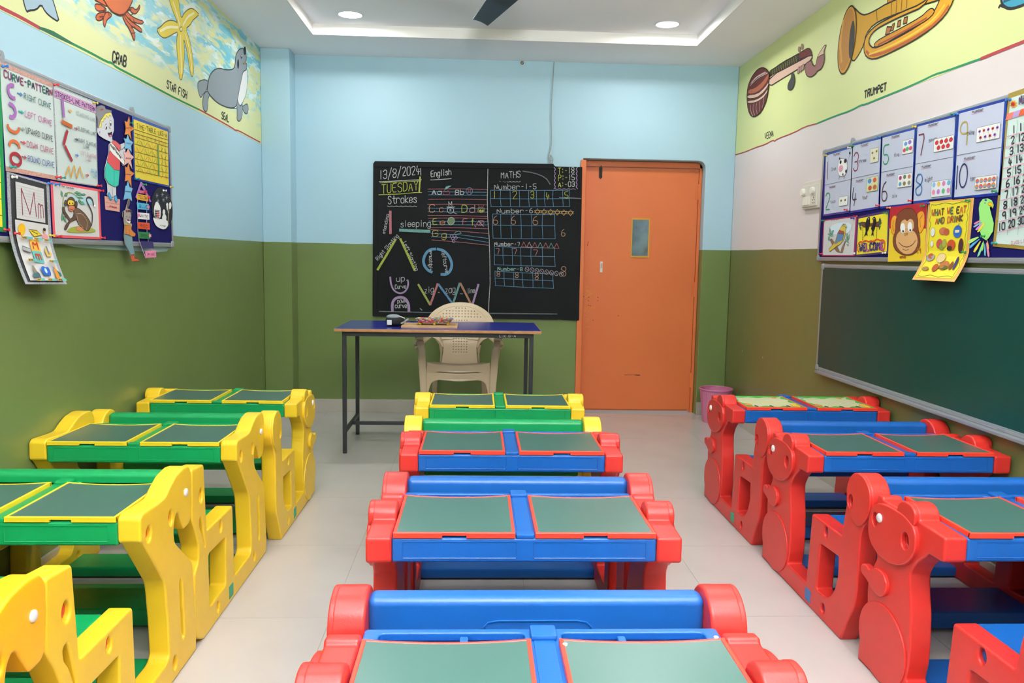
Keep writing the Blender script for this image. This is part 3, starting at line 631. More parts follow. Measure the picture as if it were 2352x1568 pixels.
a.text('Number-1-5', (1128, 325), (1500, 322), 46, w1*1.1, W_, .03)
a.text('Number-6', (1152, 535), (1470, 530), 40, w1*1.1, W_, .02); a.text('Number-7', (1130, 820), (1355, 822), 34, w1*1.1, W_, .02); a.text('Number-8', (1158, 1035), (1378, 1040), 30, w1*1.1, '9fcfc8', .02)
def grid(x0, y0, x1, y1, xs, ym, sk=0):
    for yy in (y0, ym, y1): a.line([(x0, yy), ((x0+x1)/2, yy+sk*.5+3), (x1, yy+sk)], w1, BL)
    for i, x in enumerate(xs): t = (x-x0)/(x1-x0); a.line([(x, y0+sk*t), (x+random.uniform(-4, 4), (y0+y1)/2), (x+4, y1+sk*t)], w1, BL)
grid(1098, 332, 1790, 475, [1098, 1185, 1268, 1348, 1432, 1500, 1572, 1645, 1730, 1788], 405)
grid(1115, 540, 1662, 752, [1115, 1185, 1278, 1362, 1455, 1552, 1660], 638, 6)
grid(1128, 825, 1662, 985, [1128, 1205, 1285, 1360, 1452, 1550, 1660], 900, 15)
grid(1135, 1042, 1648, 1168, [1135, 1215, 1297, 1378, 1465, 1552, 1646], 1102, 25)
for t, x, y, h, c, b in (('1', 1120, 402, 60, YE, 26), ('2', 1288, 408, 68, YE, 42), ('3', 1446, 402, 60, YE, 34), ('4', 1582, 412, 60, YE, 32), ('5', 1746, 402, 56, YE, 34), ('6', 1118, 632, 74, 'c99a7a', 46), ('6', 1276, 632, 74, 'c99a7a', 44), ('6', 1466, 635, 74, 'c99a7a', 50), ('6', 1716, 736, 60, 'cfa882', 38),
                         ('7', 1140, 895, 52, 'c98a86', 40), ('7', 1290, 895, 50, 'c98a86', 42), ('7', 1468, 905, 50, 'c98a86', 48), ('8', 1150, 1088, 42, 'c9a08a', 32), ('8', 1312, 1100, 44, 'c9a08a', 30), ('8', 1486, 1118, 56, 'c9a08a', 32), ('8', 1716, 1086, 84, 'c9a08a', 46)):
    a.text(t, (x, y), (x+b, y-1), h, w1*1.2, c)
for i in range(6):
    x, y, r = 1508+i*58, 520+i*2, 26
    a.line([(x-r, y+10), (x, y-r), (x+r, y+10), (x-r, y+10)], w1, 'c98086'); a.line([(x-r, y-10), (x, y+r), (x+r, y-10), (x-r, y-10)], w1, YE)
for i in range(7):
    x, y = 1388+i*48, 808+i*2; a.line([(x-22, y+22), (x, y-22), (x+22, y+22), (x-22, y+22)], w1, ['c98086', 'd9b0b0', 'c98086', '8fb9b0', 'c98086', '8fb9a8', 'c98086'][i])
for i in range(8): a.line(ell(1416+i*43, 1026+i*6, 17, 20, 12), w1, 'b9aeb4', True); a.line([(1408+i*43, 1018+i*6), (1424+i*43, 1036+i*6)], w1, 'b9aeb4')
a.text('T:-18', (1688, 188), (1832, 182), 50, w1*1.3, [YE, YE, YE, W_, W_], .02); a.text('P:-15', (1690, 248), (1835, 242), 50, w1*1.3, [YE, YE, YE, W_, W_], .02); a.text('A:-03', (1690, 305), (1835, 300), 44, w1*1.3, [YE, YE, YE, W_, W_], .02)
br = []
for cx_, s_ in ((1672, -1), (1840, 1)):
    br.append([(cx_+s_*(0 if i % 2 else 16)+s_*4, 130+i*19) for i in range(11)])
a.line(br[0], w2, PU, sm=1); a.line(br[1], w2, PU, sm=1); a.line([(1662+i*20, 318+(7 if i % 2 else 0)) for i in range(10)], w1, PU, sm=1)
rel(a.build('maths_lesson_chalk'), bb)
a = Art(K3, NB, .0029, .00002, lambda h: mat('chalk_smear', '30373a', .9, noise=1, nscale=30, dark='1c2022'))
for ex, ey, rx, ry in ((900, 935, 70, 36), (1230, 265, 120, 45), (700, 290, 50, 30), (1700, 360, 60, 30), (300, 1105, 30, 16)):
    for k in range(26):                                  # faint wiped strokes of old chalk
        x = random.gauss(ex, rx*.45); y = random.gauss(ey, ry*.45); a.line([(x-rx*.25, y+3), (x+rx*.25, y-3)], .0022, mat('chalk_haze', '24292b', .9, spec=.1))
for q in ([(1380, 165), (1480, 180), (1580, 220), (1620, 280)], [(1700, 395), (1890, 405)], [(120, 1395), (700, 1408), (1680, 1418)]): a.line(q, .008, chalk('7b8488'), sm=1)
rel(a.build('chalk_smears'), bb)
wr_ = obj('electric_wire', tube(bmesh.new(), chaikin([(.592, YB-.012, 2.886), (.585, YB-.012, 2.7), (.577, YB-.012, 2.5), (.586, YB-.012, 2.3), (.584, YB-.012, 2.2), (.566, YB-.012, 2.155), (.568, YB-.014, 2.12), (.585, YB-.02, 2.075), (.6, YB-.02, 2.09), (.596, YB-.014, 2.125), (.578, YB-.012, 2.155), (.575, YB-.012, 2.12), (.582, YB-.016, 2.10), (.592, YB-.016, 2.105)], 1), .0035, 6), mat('grey_wire', '9a9a94', .5))
tag(wr_, 'thin grey wire with a coiled end hanging down the blue wall above the blackboard', 'wire')
o_ = obj('wall_plug', lathe(bmesh.new(), [(.014, -.004), (.012, -.012), (.006, -.016)], (.335, YB+.002, 2.874), 14, axis='Y'), mat('old_brass', '8c7a6a', .4, metal=.5)); tag(o_, 'tiny brass fitting at the top edge of the blue back wall', 'fitting')

# ================================================================== NOTICEBOARDS and green chalkboard
ALU = mat('aluminium_frame', 'a9adb1', .38, metal=.55)
PLG = mat('grey_plastic_corner', '8d9296', .4)
NAVY = mat('navy_felt', '1a1858', .9, bump=.3, bscale=300, spec=.1)
GREENB = mat('green_chalkboard', '103f38', .30, noise=.35, nscale=1.1, dark='17483d', spec=.35)
def wallboard(name, label, cat, side, X, y0, y1, z0, z1, surf, fw=.024, hooks=()):
    s = 1 if side == 'L' else -1
    t = thing(name, label, cat, (X-s*.013, (y0+y1)/2, z0)); T0 = t.location
    def P(n, bm, m, par=None, sm=30): return rel(obj(n, bm, m, sm=sm), t)
    xa, xb = X-s*.026, X+s*.0028
    P('panel', span(xa, xb, y0+.01, y1-.01, z0+.01, z1-.01), surf, sm=0)
    for a in ((y0, y1, z1-fw, z1), (y0, y1, z0, z0+fw), (y0, y0+fw, z0+fw, z1-fw), (y1-fw, y1, z0+fw, z1-fw)):
        bm = bmesh.new(); span(xa, X+s*.004, *a, .004, bm=bm); P('frame_rail', bm, ALU)
        if a[1]-a[0] > 1:
            P('frame_groove', span(X+s*.0036, X+s*.0046, a[0]+.02, a[1]-.02, (a[2]+a[3])/2-.002, (a[2]+a[3])/2+.002), PLG, sm=0)
    for yy in (y0, y1):
        for zz in (z0, z1):
            P('corner_cap', span(xa-s*.0, X+s*.007, yy-(.004 if yy == y0 else .04), yy+(.04 if yy == y0 else .004), zz-(.004 if zz == z0 else .035), zz+(.035 if zz == z0 else .004), .010, 3), PLG)
    for y in hooks:
        bm = bmesh.new(); lathe(bm, [(.014, -.006), (.014, .006)], (X-s*.004, y, z1+.008), 14, axis='X'); span(X-s*.02, X+s*.006, y-.01, y+.01, z1-.02, z1+.008, .002, bm=bm); P('hanging_clip', bm, PLG)
    return t
XBL, XBR = -1.681, 2.091
wallboard('noticeboard', 'navy felt noticeboard in aluminium frame on the blue left wall with stroke charts', 'noticeboard', 'L', XBL, 2.15, 4.463, 1.337, 1.985, NAVY, hooks=(2.94, 4.0))
wallboard('noticeboard', 'navy felt noticeboard in aluminium frame on the pink right wall with number sheets', 'noticeboard', 'R', XBR, 2.3, 4.82, 1.325, 1.992, NAVY, hooks=(4.45,))
t = wallboard('chalkboard', 'large plain dark green chalkboard under the noticeboard on the right wall', 'chalkboard', 'R', XBR, 2.2, 4.745, .66, 1.305, GREENB, .022)
bm = bmesh.new(); span(XBR-.03, XR, 2.2, 4.7, .645, .66, .003, bm=bm); rel(obj('chalk_ledge', bm, ALU, sm=30), t)

# switchboard on the right wall
t = thing('switchboard', 'cream electrical switchboard with switches and a socket on the pink wall', 'switchboard', (XR, 4.98, 1.652)); CR = mat('cream_plastic', 'd9d6ca', .35)
def SB(n, *a, m=CR, b=.003): return rel(obj(n, span(*a, b), m, sm=30), t)
SB('back_box', XR-.022, XR, 4.842, 5.114, 1.652, 1.822); SB('cover_plate', XR-.030, XR-.02, 4.875, 5.095, 1.665, 1.80)
for i in range(4): SB('rocker_switch', XR-.036, XR-.028, 5.073-i*.028-.022, 5.073-i*.028, 1.675, 1.73, m=mat('white_switch', 'eceadf', .3))
for y in (5.07, 4.925): rel(obj('regulator_knob', lathe(bmesh.new(), [(.024, 0), (.022, -.018), (.012, -.02)], (XR-.029, y, 1.76), 20, axis='X'), mat('white_switch', '', .3)), t)
bm = bmesh.new()
for dy, dz in ((0, .014), (-.012, 0), (.012, 0), (-.012, -.018), (.012, -.018)): lathe(bm, [(.0032, 0), (.0032, -.0016)], (XR-.0300, 4.915+dy, 1.703+dz), 8, axis='X')
rel(obj('socket_holes', bm, mat('bare_dark', '2c2622', .8)), t)

# ================================================================== CHILDREN'S BENCH DESKS
def plastic(key, c, d): return mat(key, c, .36, noise=.35, nscale=7, dark=d, bump=.10, bscale=220, spec=.45)
RED = plastic('red_moulded_plastic', 'cc3028', 'b22926'); REDL = plastic('bright_red_plastic', 'f0432e', 'e23c2b')
YEL = plastic('yellow_moulded_plastic', 'eac52a', 'd4ac2a'); YELL = plastic('bright_yellow_plastic', 'eecf2a', 'e2c228')
BLU = plastic('blue_moulded_plastic', '165aa6', '154a88'); GRN = plastic('green_moulded_plastic', '0f9150', '0c7d45')
AMB = plastic('amber_moulded_plastic', 'f0b414', 'e2a510')
BOARD = mat('slate_green_writing_film', '40635a', .3, spec=.75, noise=.25, nscale=2, dark='3b5c53')
WHT = mat('white_button', 'e9e7e4', .3)
PLUGR = mat('red_plug', 'd0342a', .4); PLATEG = mat('green_plate', '1c9a72', .4, bump=.8, bscale=240); PLATEB = mat('blue_plate', '3a6fae', .4, bump=.8, bscale=240)
A_, TH = .34, .066
BEAR = [(-.006, 0, .004), (-.008, .045), (.0, .09), (-.003, .127), (.012, .174), (.034, .202), (.027, .24), (.026, .28), (.052, .346), (.075, .385), (.05, .412), (.030, .45), (.028, .50), (.042, .538), (.050, .555), (.050, .582, .006), (.080, .586, .006), (.086, .576, .004),
        (.186, .578, .004), (.196, .600), (.225, .618), (.262, .618), (.285, .600), (.291, .577, .006), (.421, .574, .010), (.421, .502, .012), (.345, .500, .006), (.335, .488, .02), (.290, .45), (.263, .41), (.270, .35), (.285, .29), (.291, .2), (.290, .136), (.277, .082, .012),
        (.465, .080, .008), (.484, .364, .010), (.730, .364, .010), (.740, .44), (.752, .49), (.757, .545), (.775, .590), (.805, .613), (.838, .621), (.875, .614), (.905, .594), (.922, .560), (.924, .520), (.903, .478), (.875, .450), (.858, .41), (.858, .3), (.860, .22), (.848, .155), (.815, .10), (.785, .04), (.765, 0, .006)]
BEAR_HOLES = [[(.566, .275, .012), (.716, .283, .006), (.720, .21), (.700, .150, .03), (.650, .098, .03), (.556, .094, .012)]] + [ell(*h, 20) for h in ((.068, .507, .017, .022), (.247, .502, .020, .025), (.134, .038, .016, .021), (.608, .334, .016, .021), (.619, .046, .016, .021), (.789, .508, .018, .024))]
HORSE = [(-.055, .0, .004), (-.066, .06), (-.060, .12), (-.050, .22), (-.046, .31, .03), (.055, .391, .03), (.100, .430), (.105, .465), (.095, .497), (.078, .514), (.062, .508), (.021, .441, .008), (-.020, .443, .010), (-.040, .458), (-.052, .535), (-.055, .605), (-.034, .634, .012), (.012, .640), (.073, .632), (.125, .610), (.160, .590), (.195, .588), (.318, .594), (.338, .584, .010), (.340, .516, .010), (.322, .508, .006), (.192, .345, .01), (.181, .318, .012), (.168, .2), (.164, .100, .012),
         (.185, .082), (.398, .080, .010), (.403, .362, .012), (.690, .364, .010), (.694, .45), (.704, .602, .010), (.813, .614, .010), (.822, .512), (.826, .450), (.795, .400), (.768, .34), (.775, .285), (.815, .256), (.820, .2), (.820, .085), (.800, .03), (.745, 0, .01)]
HORSE_HOLES = [[(.489, .268, .012), (.678, .275, .012), (.678, .085, .012), (.500, .088, .012)], ell(-.0, .0, .001, .001, 4)][:1] + [ell(*h, 20) for h in ((.285, .521, .018, .023), (.125, .514, .017, .024), (.125, .052, .016, .022), (.737, .504, .018, .025), (.543, .326, .015, .021), (.591, .045, .016, .022))]
HORSE_HOLES += [[(-.073, .285, .006), (-.073, .285, .006)]][:0]
def side_panel(kind, side, m, root, plug_m, plate_m):
    ol, hl = (BEAR, BEAR_HOLES) if kind == 'bear' else (HORSE, HORSE_HOLES)
    xc = side*(A_+TH/2)
    mp = lambda a, b, c: (xc+c, -a, b)
    outs = [fillet(ol)]
    for h in hl: outs.append(fillet(h, .012) if len(h) < 12 else h)
    if kind == 'horse':
        outs.append(fillet([(.073, .285), (.060, .300), (.048, .285), (.040, .105), (.052, .090), (.064, .105)], .01))
        outs.append(fillet([(.758, .425), (.740, .432), (.728, .405), (.706, .315), (.712, .312), (.735, .37), (.756, .398)], .01))
    p = obj('side_panel', plate(outs, TH, .007, mp, 2), m, root, sm=50)
    xo = side*(A_+TH)
    def relief(name, o, th, mm=m):
        bm = plate([o], th+.012, min(.005, th*.6), lambda a, b, c: (xo+side*(th/2-.006)+c, -a, b), 2); return obj(name, bm, mm, p, sm=50)
    if kind == 'bear':
        hd = fillet([(.030, .45), (.028, .50), (.042, .538), (.070, .560), (.11, .572), (.18, .577), (.235, .575), (.283, .560), (.300, .535), (.303, .49), (.275, .448), (.225, .415), (.16, .398), (.10, .402), (.055, .42)], .03)
        bm = plate([hd]+[ell(*h, 20) for h in ((.068, .507, .018, .023), (.247, .502, .021, .026))], .024, .005, lambda a, b, c: (xo+side*.002+c, -a, b), 2)
        obj('head_relief', bm, m, p, sm=50)
        bm = plate([fillet([(.183, .560), (.19, .600), (.222, .617), (.262, .617), (.287, .598), (.285, .555), (.235, .535)], .02)], .02, .005, lambda a, b, c: (xo+side*.001+c, -a, b), 2); obj('ear_relief', bm, m, p, sm=50)
        relief('arm_relief', fillet([(.0, .335), (.028, .343), (.052, .333), (.09, .358), (.135, .358), (.162, .33), (.158, .296), (.125, .272), (.085, .275), (.04, .295), (-.002, .305)], .015), .013)
        relief('belly_relief', ell(.138, .128, .142, .124, 36), .005)
        bm = plate([fillet([(.757, .545), (.775, .590), (.805, .613), (.838, .620), (.875, .613), (.905, .593), (.921, .560), (.922, .520), (.903, .480), (.875, .452), (.845, .438), (.81, .452), (.785, .475), (.765, .50)], .02), ell(.789, .508, .019, .025, 20)], .018, .004, lambda a, b, c: (xo+side*-.002+c, -a, b), 2)
        obj('tail_relief', bm, m, p, sm=50)
        ey = (.101, .522, .0145); plugs = ((.608, .334), (.619, .046), (.789, .508)); pz = (.490, .042)
    else:
        ey = (.002, .556, .013); plugs = ((.285, .521), (.125, .514), (.125, .052), (.737, .504), (.543, .326), (.591, .045)); pz = (.445, .042)
    e_ = xo+side*(.014 if kind == 'bear' else 0)
    obj('eye_button', lathe(bmesh.new(), [(ey[2], -side*.003), (ey[2], side*.003), (ey[2]*.8, side*.006), (.002, side*.0065)], (e_, -ey[0], ey[1]), 20, axis='X'), WHT, p, sm=50)
    bm = bmesh.new()
    for a, b in plugs: obj('plug', lathe(bmesh.new(), [(.0185, 0), (.0185, side*.016), (.006, side*.019)], (xo-side*.030, -a, b), 16, axis='X'), plug_m, p)
    obj('maker_plate', plate([fillet([(pz[0]-.024, pz[1]-.024), (pz[0]+.024, pz[1]-.024), (pz[0]+.024, pz[1]+.024), (pz[0]-.024, pz[1]+.024)], .002)], .004, .001, lambda a, b, c: (xo+c, -a, b), 1), plate_m, p)
    return p
def raised_line(bm, pts, r=.0016, closed=False): tube(bm, pts, r, 5, closed)
def rrect(x0, x1, z0, z1, y, r=.01):
    return [(p.x, y, p.y) for p in fillet([(x0, z0), (x1, z0), (x1, z1), (x0, z1)], r, 3)]
def desk(kind, label, cat, group, side_m, bar_m, lid_m, plug_m, plate_m, printed=False, far_m=None):
    r = thing('bench_desk', label, cat, (0, 0, 0), 0, group)
    for s in (-1, 1): side_panel(kind, s, side_m, r, plug_m, plate_m)
    dv = 0 if kind == 'bear' else -.084
    vn, vf = .418+dv, .014+dv                                     # near and far edges of the desk tray
    sv = 0 if kind == 'bear' else -.04
    # tray: front apron, sides and a top deck with pen slots
    bm = span(-A_, A_, -vn, -vf-.066, .504, .5725, .008, 3); span(-A_, A_, -vf-.08, -vf, .504, .552, .006, 2, bm=bm)
    top = plate([fillet([(-A_+.003, vn-.006), (A_-.003, vn-.006), (A_, vf), (-A_, vf)], .010), fillet([(-A_+.03, vf+.018), (-.035, vf+.018), (-.035, vf+.062), (-A_+.03, vf+.062)], .012), fillet([(.035, vf+.018), (A_-.03, vf+.018), (A_-.03, vf+.062), (.035, vf+.062)], .012)], .018, .004, lambda a, b, c: (a, -b, .565+c), 2)
    tr = obj('desk_tray', join(bm, top), bar_m, r, sm=40)
    bm = bmesh.new()
    box(bm, (0, -vn+.012, .576), (.048, .026, .014), .004); box(bm, (0, -vf-.030, .579), (.050, .050, .013), .005); box(bm, (0, -(vn+vf)/2, .573), (.040, vn-vf-.06, .006), .002)
    for s in (-1, 1): box(bm, (s*(A_/2-.02), -vf-.042, .563), (.016, .040, .012), .003)
    obj('centre_ridge', bm, bar_m, tr, sm=40)
    bm = bmesh.new()
    for x0, x1 in ((-A_+.028, -.022), (.022, A_-.028)): raised_line(bm, rrect(x0, x1, .517, .562, -vn-.0004, .003), .0013, True)
    obj('apron_bead', bm, bar_m, tr, sm=60)
    # two lids
    lw = A_-.004-.026; v0, v1 = vn+.003, vf+.068
    for s in (-1, 1):
        xc = s*(.026+lw/2); x0, x1 = xc-lw/2, xc+lw/2
        sag = lambda x, v: -.007*(1-((x-xc)/(lw/2))**2)*max(0, min(1, (v0-v)/(v0-v1)))
        bm = bmesh.new(); zt = .588; zb = .573
        fw = .0085
        def strip(xa, xb, va, vb, z0=None, n=12):
            z0 = zb if z0 is None else z0; g = []
            for i in range(n+1):
                x = xa+(xb-xa)*i/n; g.append([bm.verts.new((x, -v, z+sag(x, v))) for v, z in ((va, z0), (va, zt-.002), (va-.002*(1 if va > vb else -1), zt), (vb+.002*(1 if va > vb else -1), zt), (vb, zt-.002), (vb, z0))])
            for A, B in zip(g, g[1:]):
                for k in range(6): bm.faces.new((A[k], A[(k+1) % 6], B[(k+1) % 6], B[k]))
            bm.faces.new(g[0]); bm.faces.new(g[-1])
        nh = .031
        strip(x0, xc-nh, v0, v0-fw, n=5); strip(xc+nh, x1, v0, v0-fw, n=5); strip(xc-nh, xc+nh, v0-.003, v0-fw, zt-.009, 3); strip(x0, x1, v1+.008, v1)
        box(bm, (x0+fw/2, -(v0+v1)/2, (zt+zb)/2), (fw, v0-v1-.004, zt-zb), .002); box(bm, (x1-fw/2, -(v0+v1)/2, (zt+zb)/2), (fw, v0-v1-.004, zt-zb), .002)
        ld = obj('desk_lid', bm, lid_m, r, sm=40)
        gx = 14; g = []; bm = bmesh.new()
        for j in range(5):
            v = v0-fw+.001+(v1+.008-.001-(v0-fw+.001))*j/4; g.append([bm.verts.new((x0+fw-.001+(lw-2*fw+.002)*i/gx, -v, zt-.0012+sag(x0+fw+(lw-2*fw)*i/gx, v))) for i in range(gx+1)])
        for j in range(4):
            for i in range(gx): bm.faces.new((g[j][i], g[j][i+1], g[j+1][i+1], g[j+1][i]))
        ws = obj('writing_surface', bm, mat('cream_printed_film', 'd9d8ac', .3) if printed else BOARD, ld, sm=0)
        if printed:
            F = lambda u, v: Vector((x0+fw+u*(lw-2*fw), -(v0-fw)+v*(v0-v1-fw-.008), zt-.0006+sag(x0+fw+u*(lw-2*fw), v0-fw-v*(v0-v1-fw-.008))-.0001))
            a = Art(F, (0, 0, 1), .0002, .0001)
            n = 24
            wav = lambda u, ph, am: am*(.6+.4*sin(u*19+ph))
            ed = [(i/n, wav(i/n, 1, .13)) for i in range(n+1)]; a.poly([(0, 0)]+ed+[(1, 0)], '3f9a3c')
            ed = [(i/n, 1-wav(i/n, 4, .09)) for i in range(n+1)]; a.poly([(0, 1)]+ed+[(1, 1)], '46a33f')
            ed = [(wav(i/n, 2, .06), i/n) for i in range(n+1)]; a.poly([(0, 0)]+ed+[(0, 1)], '46a33f'); ed = [(1-wav(i/n, 5, .09), i/n) for i in range(n+1)]; a.poly([(1, 0)]+ed+[(1, 1)], '46a33f')
            a.poly(ell(.09, .2, .055, .11, 16), 'd98a3a', '8a4a20', .002); a.poly(ell(.9, .16, .07, .15, 16), 'dcae30', '9a6a20', .002)
            for q in ((.18, .08), (.45, .09), (.75, .1)): a.poly(ell(q[0], q[1], .03, .07, 12), '27413a')
            a.poly(ell(.82, .9, .04, .07, 12), 'e08a4a'); a.poly(ell(.1, .9, .05, .06, 12), '7fb0c8')
            a.build('printed_border', ld)
    # seat, backrest, footrest, bag shelf
    obj('seat', span(-A_-.004, A_+.004, -.735-sv, -.470-sv, .318, .357, .012, 3), bar_m, r, sm=40)
    b = obj('backrest', span(-A_-.004, A_+.004, -.862-sv, -.805-sv, .415, .604, .018, 4), bar_m, r, sm=40)
    bm = bmesh.new()
    for y in (-.8625-sv, -.8045-sv): raised_line(bm, rrect(-.115, .115, .455, .555, y, .035), .0018, True)
    obj('grip_bead', bm, bar_m, b, sm=60)
    obj('footrest', span(-A_-.004, A_+.004, -.235, -.085, .006, .050, .010, 2), bar_m, r, sm=40)
    obj('bag_shelf', span(-A_-.004, A_+.004, -.715-sv, -.490-sv, .012, .075, .010, 2), bar_m, r, sm=40)
    return r
GRP = 'moulded plastic bench desks'
placed = []
dK = desk('bear', '', 'school desk', GRP, RED, BLU, REDL, BLU, PLATEB)
dP = desk('bear', '', 'school desk', GRP, RED, BLU, REDL, BLU, PLATEG, True)
dY = desk('bear', '', 'school desk', GRP, YEL, GRN, YELL, YEL, PLATEG)
dH = desk('horse', '', 'school desk', GRP, YEL, GRN, YELL, PLUGR, PLATEG)
LM, LRt, LLf = .138, 1.692, -1.312
spots = [(dK, LM, 3.346, 1.045, 1, 'red bear-sided desk with blue trays, second from the blackboard in the middle column'),
         (dK, LM-.003, 2.456, 1.045, 1, 'red bear-sided desk with blue trays, third from the blackboard in the middle column'),
         (dK, LM, 1.535, 1.045, 1, 'nearest red bear-sided desk in the middle column, cut off at the bottom'),
         (dK, LRt, 3.363, 1, 1, 'red bear-sided desk behind the one with printed lids in the right column'),
         (dK, LRt, 2.460, 1, 1, 'nearest red bear-sided desk with blue trays beside the right wall'),
         (dP, LRt, 4.275, 1, 1, 'red bear-sided desk with cream and green printed lids at the front right'),
         (dY, LM-.02, 4.262, 1.035, 1, 'yellow bear-sided desk with green trays right in front of the teacher table'),
         (dY, LLf+.03, 4.315, .965, .97, 'yellow bear-sided desk with green trays at the far end of the left column'),
         (dH, LLf, 3.364, .965, 1, 'yellow horse-sided desk with green trays behind the yellow bear desk at the left wall'),
         (dH, LLf, 2.490, .965, 1, 'yellow horse-sided desk with green trays, third in the left column, its near end showing most'),
         (dH, LLf, 1.622, .965, 1, 'nearest yellow horse-sided desk with amber head, cut off at the bottom left corner')]
used = set()
for src, x, y, sx_, sy_, lab in spots:
    o = src if src not in used else None
    if o is None:
        o = copy_tree(src)
    placed.append((o, x, y, sx_, sy_, lab)); used.add(src)
for o, x, y, sx_, sy_, lab in placed:
    o.location = (x, y, 0); o.scale = (sx_, sy_, 1); o['label'] = lab; o['group'] = GRP
nd = placed[2][0]
for px_, py_ in ((1298, 1479), (1645, 1463)):            # white screw caps on the nearest middle desk
    P_ = on(2, .588, px_, py_)-Vector(nd.location); o_ = obj('screw_cap', lathe(bmesh.new(), [(.0045, -.004), (.0045, .0012), (.002, .0022)], n=12), WHT, nd, sm=50); o_.location = (P_.x/nd.scale.x, P_.y, .588)
for ch in placed[-1][0].children:                        # the nearest horse desk has amber side panels
    if ch.name.startswith('side_panel'):
        me = ch.data.copy(); me.materials[0] = AMB; ch.data = me; ch['label'] = 'amber side panel'

# ================================================================== TEACHER TABLE
TBL = mat('blue_laminate', '26308c', .22, noise=.3, nscale=2, dark='202a78', spec=.5); WOODE = mat('wood_lipping', 'b98452', .5, noise=.6, nscale=30, dark='8f6038')
BLKM = mat('black_painted_steel', '23272a', .4, noise=.4, nscale=12, dark='33383c')
tb = thing('teacher_table', 'long blue topped teacher table on thin black steel legs before the blackboard', 'table', (-.26, 5.5, 0))
def TB(n, bm, m): return rel(obj(n, bm, m, sm=30), tb)
tx0, tx1, ty0, ty1, tz = -.928, .420, 5.14, 5.80, .836
TB('tabletop', span(tx0+.004, tx1-.004, ty0+.004, ty1-.004, tz-.02, tz, .001), TBL)
bm = bmesh.new()
for a in ((tx0, tx1, ty0, ty0+.006), (tx0, tx1, ty1-.006, ty1), (tx0, tx0+.006, ty0+.006, ty1-.006), (tx1-.006, tx1, ty0+.006, ty1-.006)): span(*a, tz-.021, tz-.002, .003, bm=bm)
TB('wood_edging', bm, WOODE)
lx0, lx1, ly0, ly1 = -.882, .372, 5.175, 5.76; q = .026
for x in (lx0, lx1-q):
    for y in (ly0, ly1-q): TB('leg', span(x, x+q, y, y+q, 0, tz-.022, .002), BLKM)
for a in ((lx0, lx1, ly0, ly0+q*.9), (lx0, lx1, ly1-q, ly1), (lx0, lx0+q, ly0, ly1), (lx1-q, lx1, ly0, ly1)): TB('apron_rail', span(*a, tz-.052, tz-.022, .002), BLKM)
for x in (lx0, lx1-q): TB('stretcher', span(x+.002, x+q-.002, ly0+q, ly1-q, .135, .158, .002), BLKM)
TB('stretcher', span(lx0+q, lx1-q, 5.45, 5.472, .135, .158, .002), BLKM)
a = Art(lambda x, y: Vector((x, ly0, y)), NB, .0005, .0001); a.text('L.K.G-A', (.145, tz-.046), (.255, tz-.046), .014, .0022, 'c9cdd0', .06, up=(0, 1)); rel(a.build('chalk_inscription'), tb)

# things on the table
z0 = tz
bd = obj('wooden_board', span(-.505, -.133, 5.245, 5.50, z0, z0+.014, .001), mat('bare_plywood', 'cfa878', .6, noise=.6, nscale=14, dark='b68c5c'), sm=0); tag(bd, 'thin bare wooden board lying flat on the blue teacher table', 'board')
bag = thing('clutch_bag', 'small black pouch with a grey top panel and white label on the table', 'bag', (-.557, 5.36, z0))
BK = mat('black_nylon', '141517', .7, bump=.3, bscale=300); GY = mat('grey_fabric', '8f979a', .8, bump=.2, bscale=300)
bm = bmesh.new(); bmesh.ops.create_icosphere(bm, subdivisions=4, radius=1)
for v in bm.verts:
    x, y, z = v.co; k = 1 if x < 0 else 1-.35*x
    v.co = Vector((math.copysign(abs(x)**.75, x)*.064, math.copysign(abs(y)**.8, y)*.06*k, .037+math.copysign(abs(z)**.75, z)*.037*(k if z > 0 else 1)))
rel(obj('pouch', bm, BK, sm=60, loc=(-.557, 5.36, z0)), bag)
for ob in list(bag.children): ob.matrix_parent_inverse = Matrix.Identity(4); ob.location = (0, 0, 0)
bm = bmesh.new(); bmesh.ops.create_icosphere(bm, subdivisions=3, radius=1)
for v in bm.verts: v.co = Vector((v.co.x*.048-.010, v.co.y*.052-.006, .064+v.co.z*.017))
obj('top_panel', bm, GY, bag, sm=60)
obj('white_label', span(-.048, -.016, -.064, -.056, .014, .046, .002), mat('label_white', 'efefec', .6), bag)
bm = bmesh.new(); tube(bm, [(.045, -.05, .022), (.07, -.05, .035), (.095, -.045, .055)], .006, 8); obj('zip_flap', bm, GY, bag, sm=60)
bm = bmesh.new(); tube(bm, [(.03, -.02, .068), (.05, -.03, .064), (.068, -.03, .056)], .003, 8); obj('zip_pull', bm, mat('label_white', '', .6), bag, sm=60)
tr = thing('decorated_craft_tray', 'shallow confetti-patterned craft tray on small yellow feet standing on the board', 'craft tray', (-.29, 5.37, z0+.014))
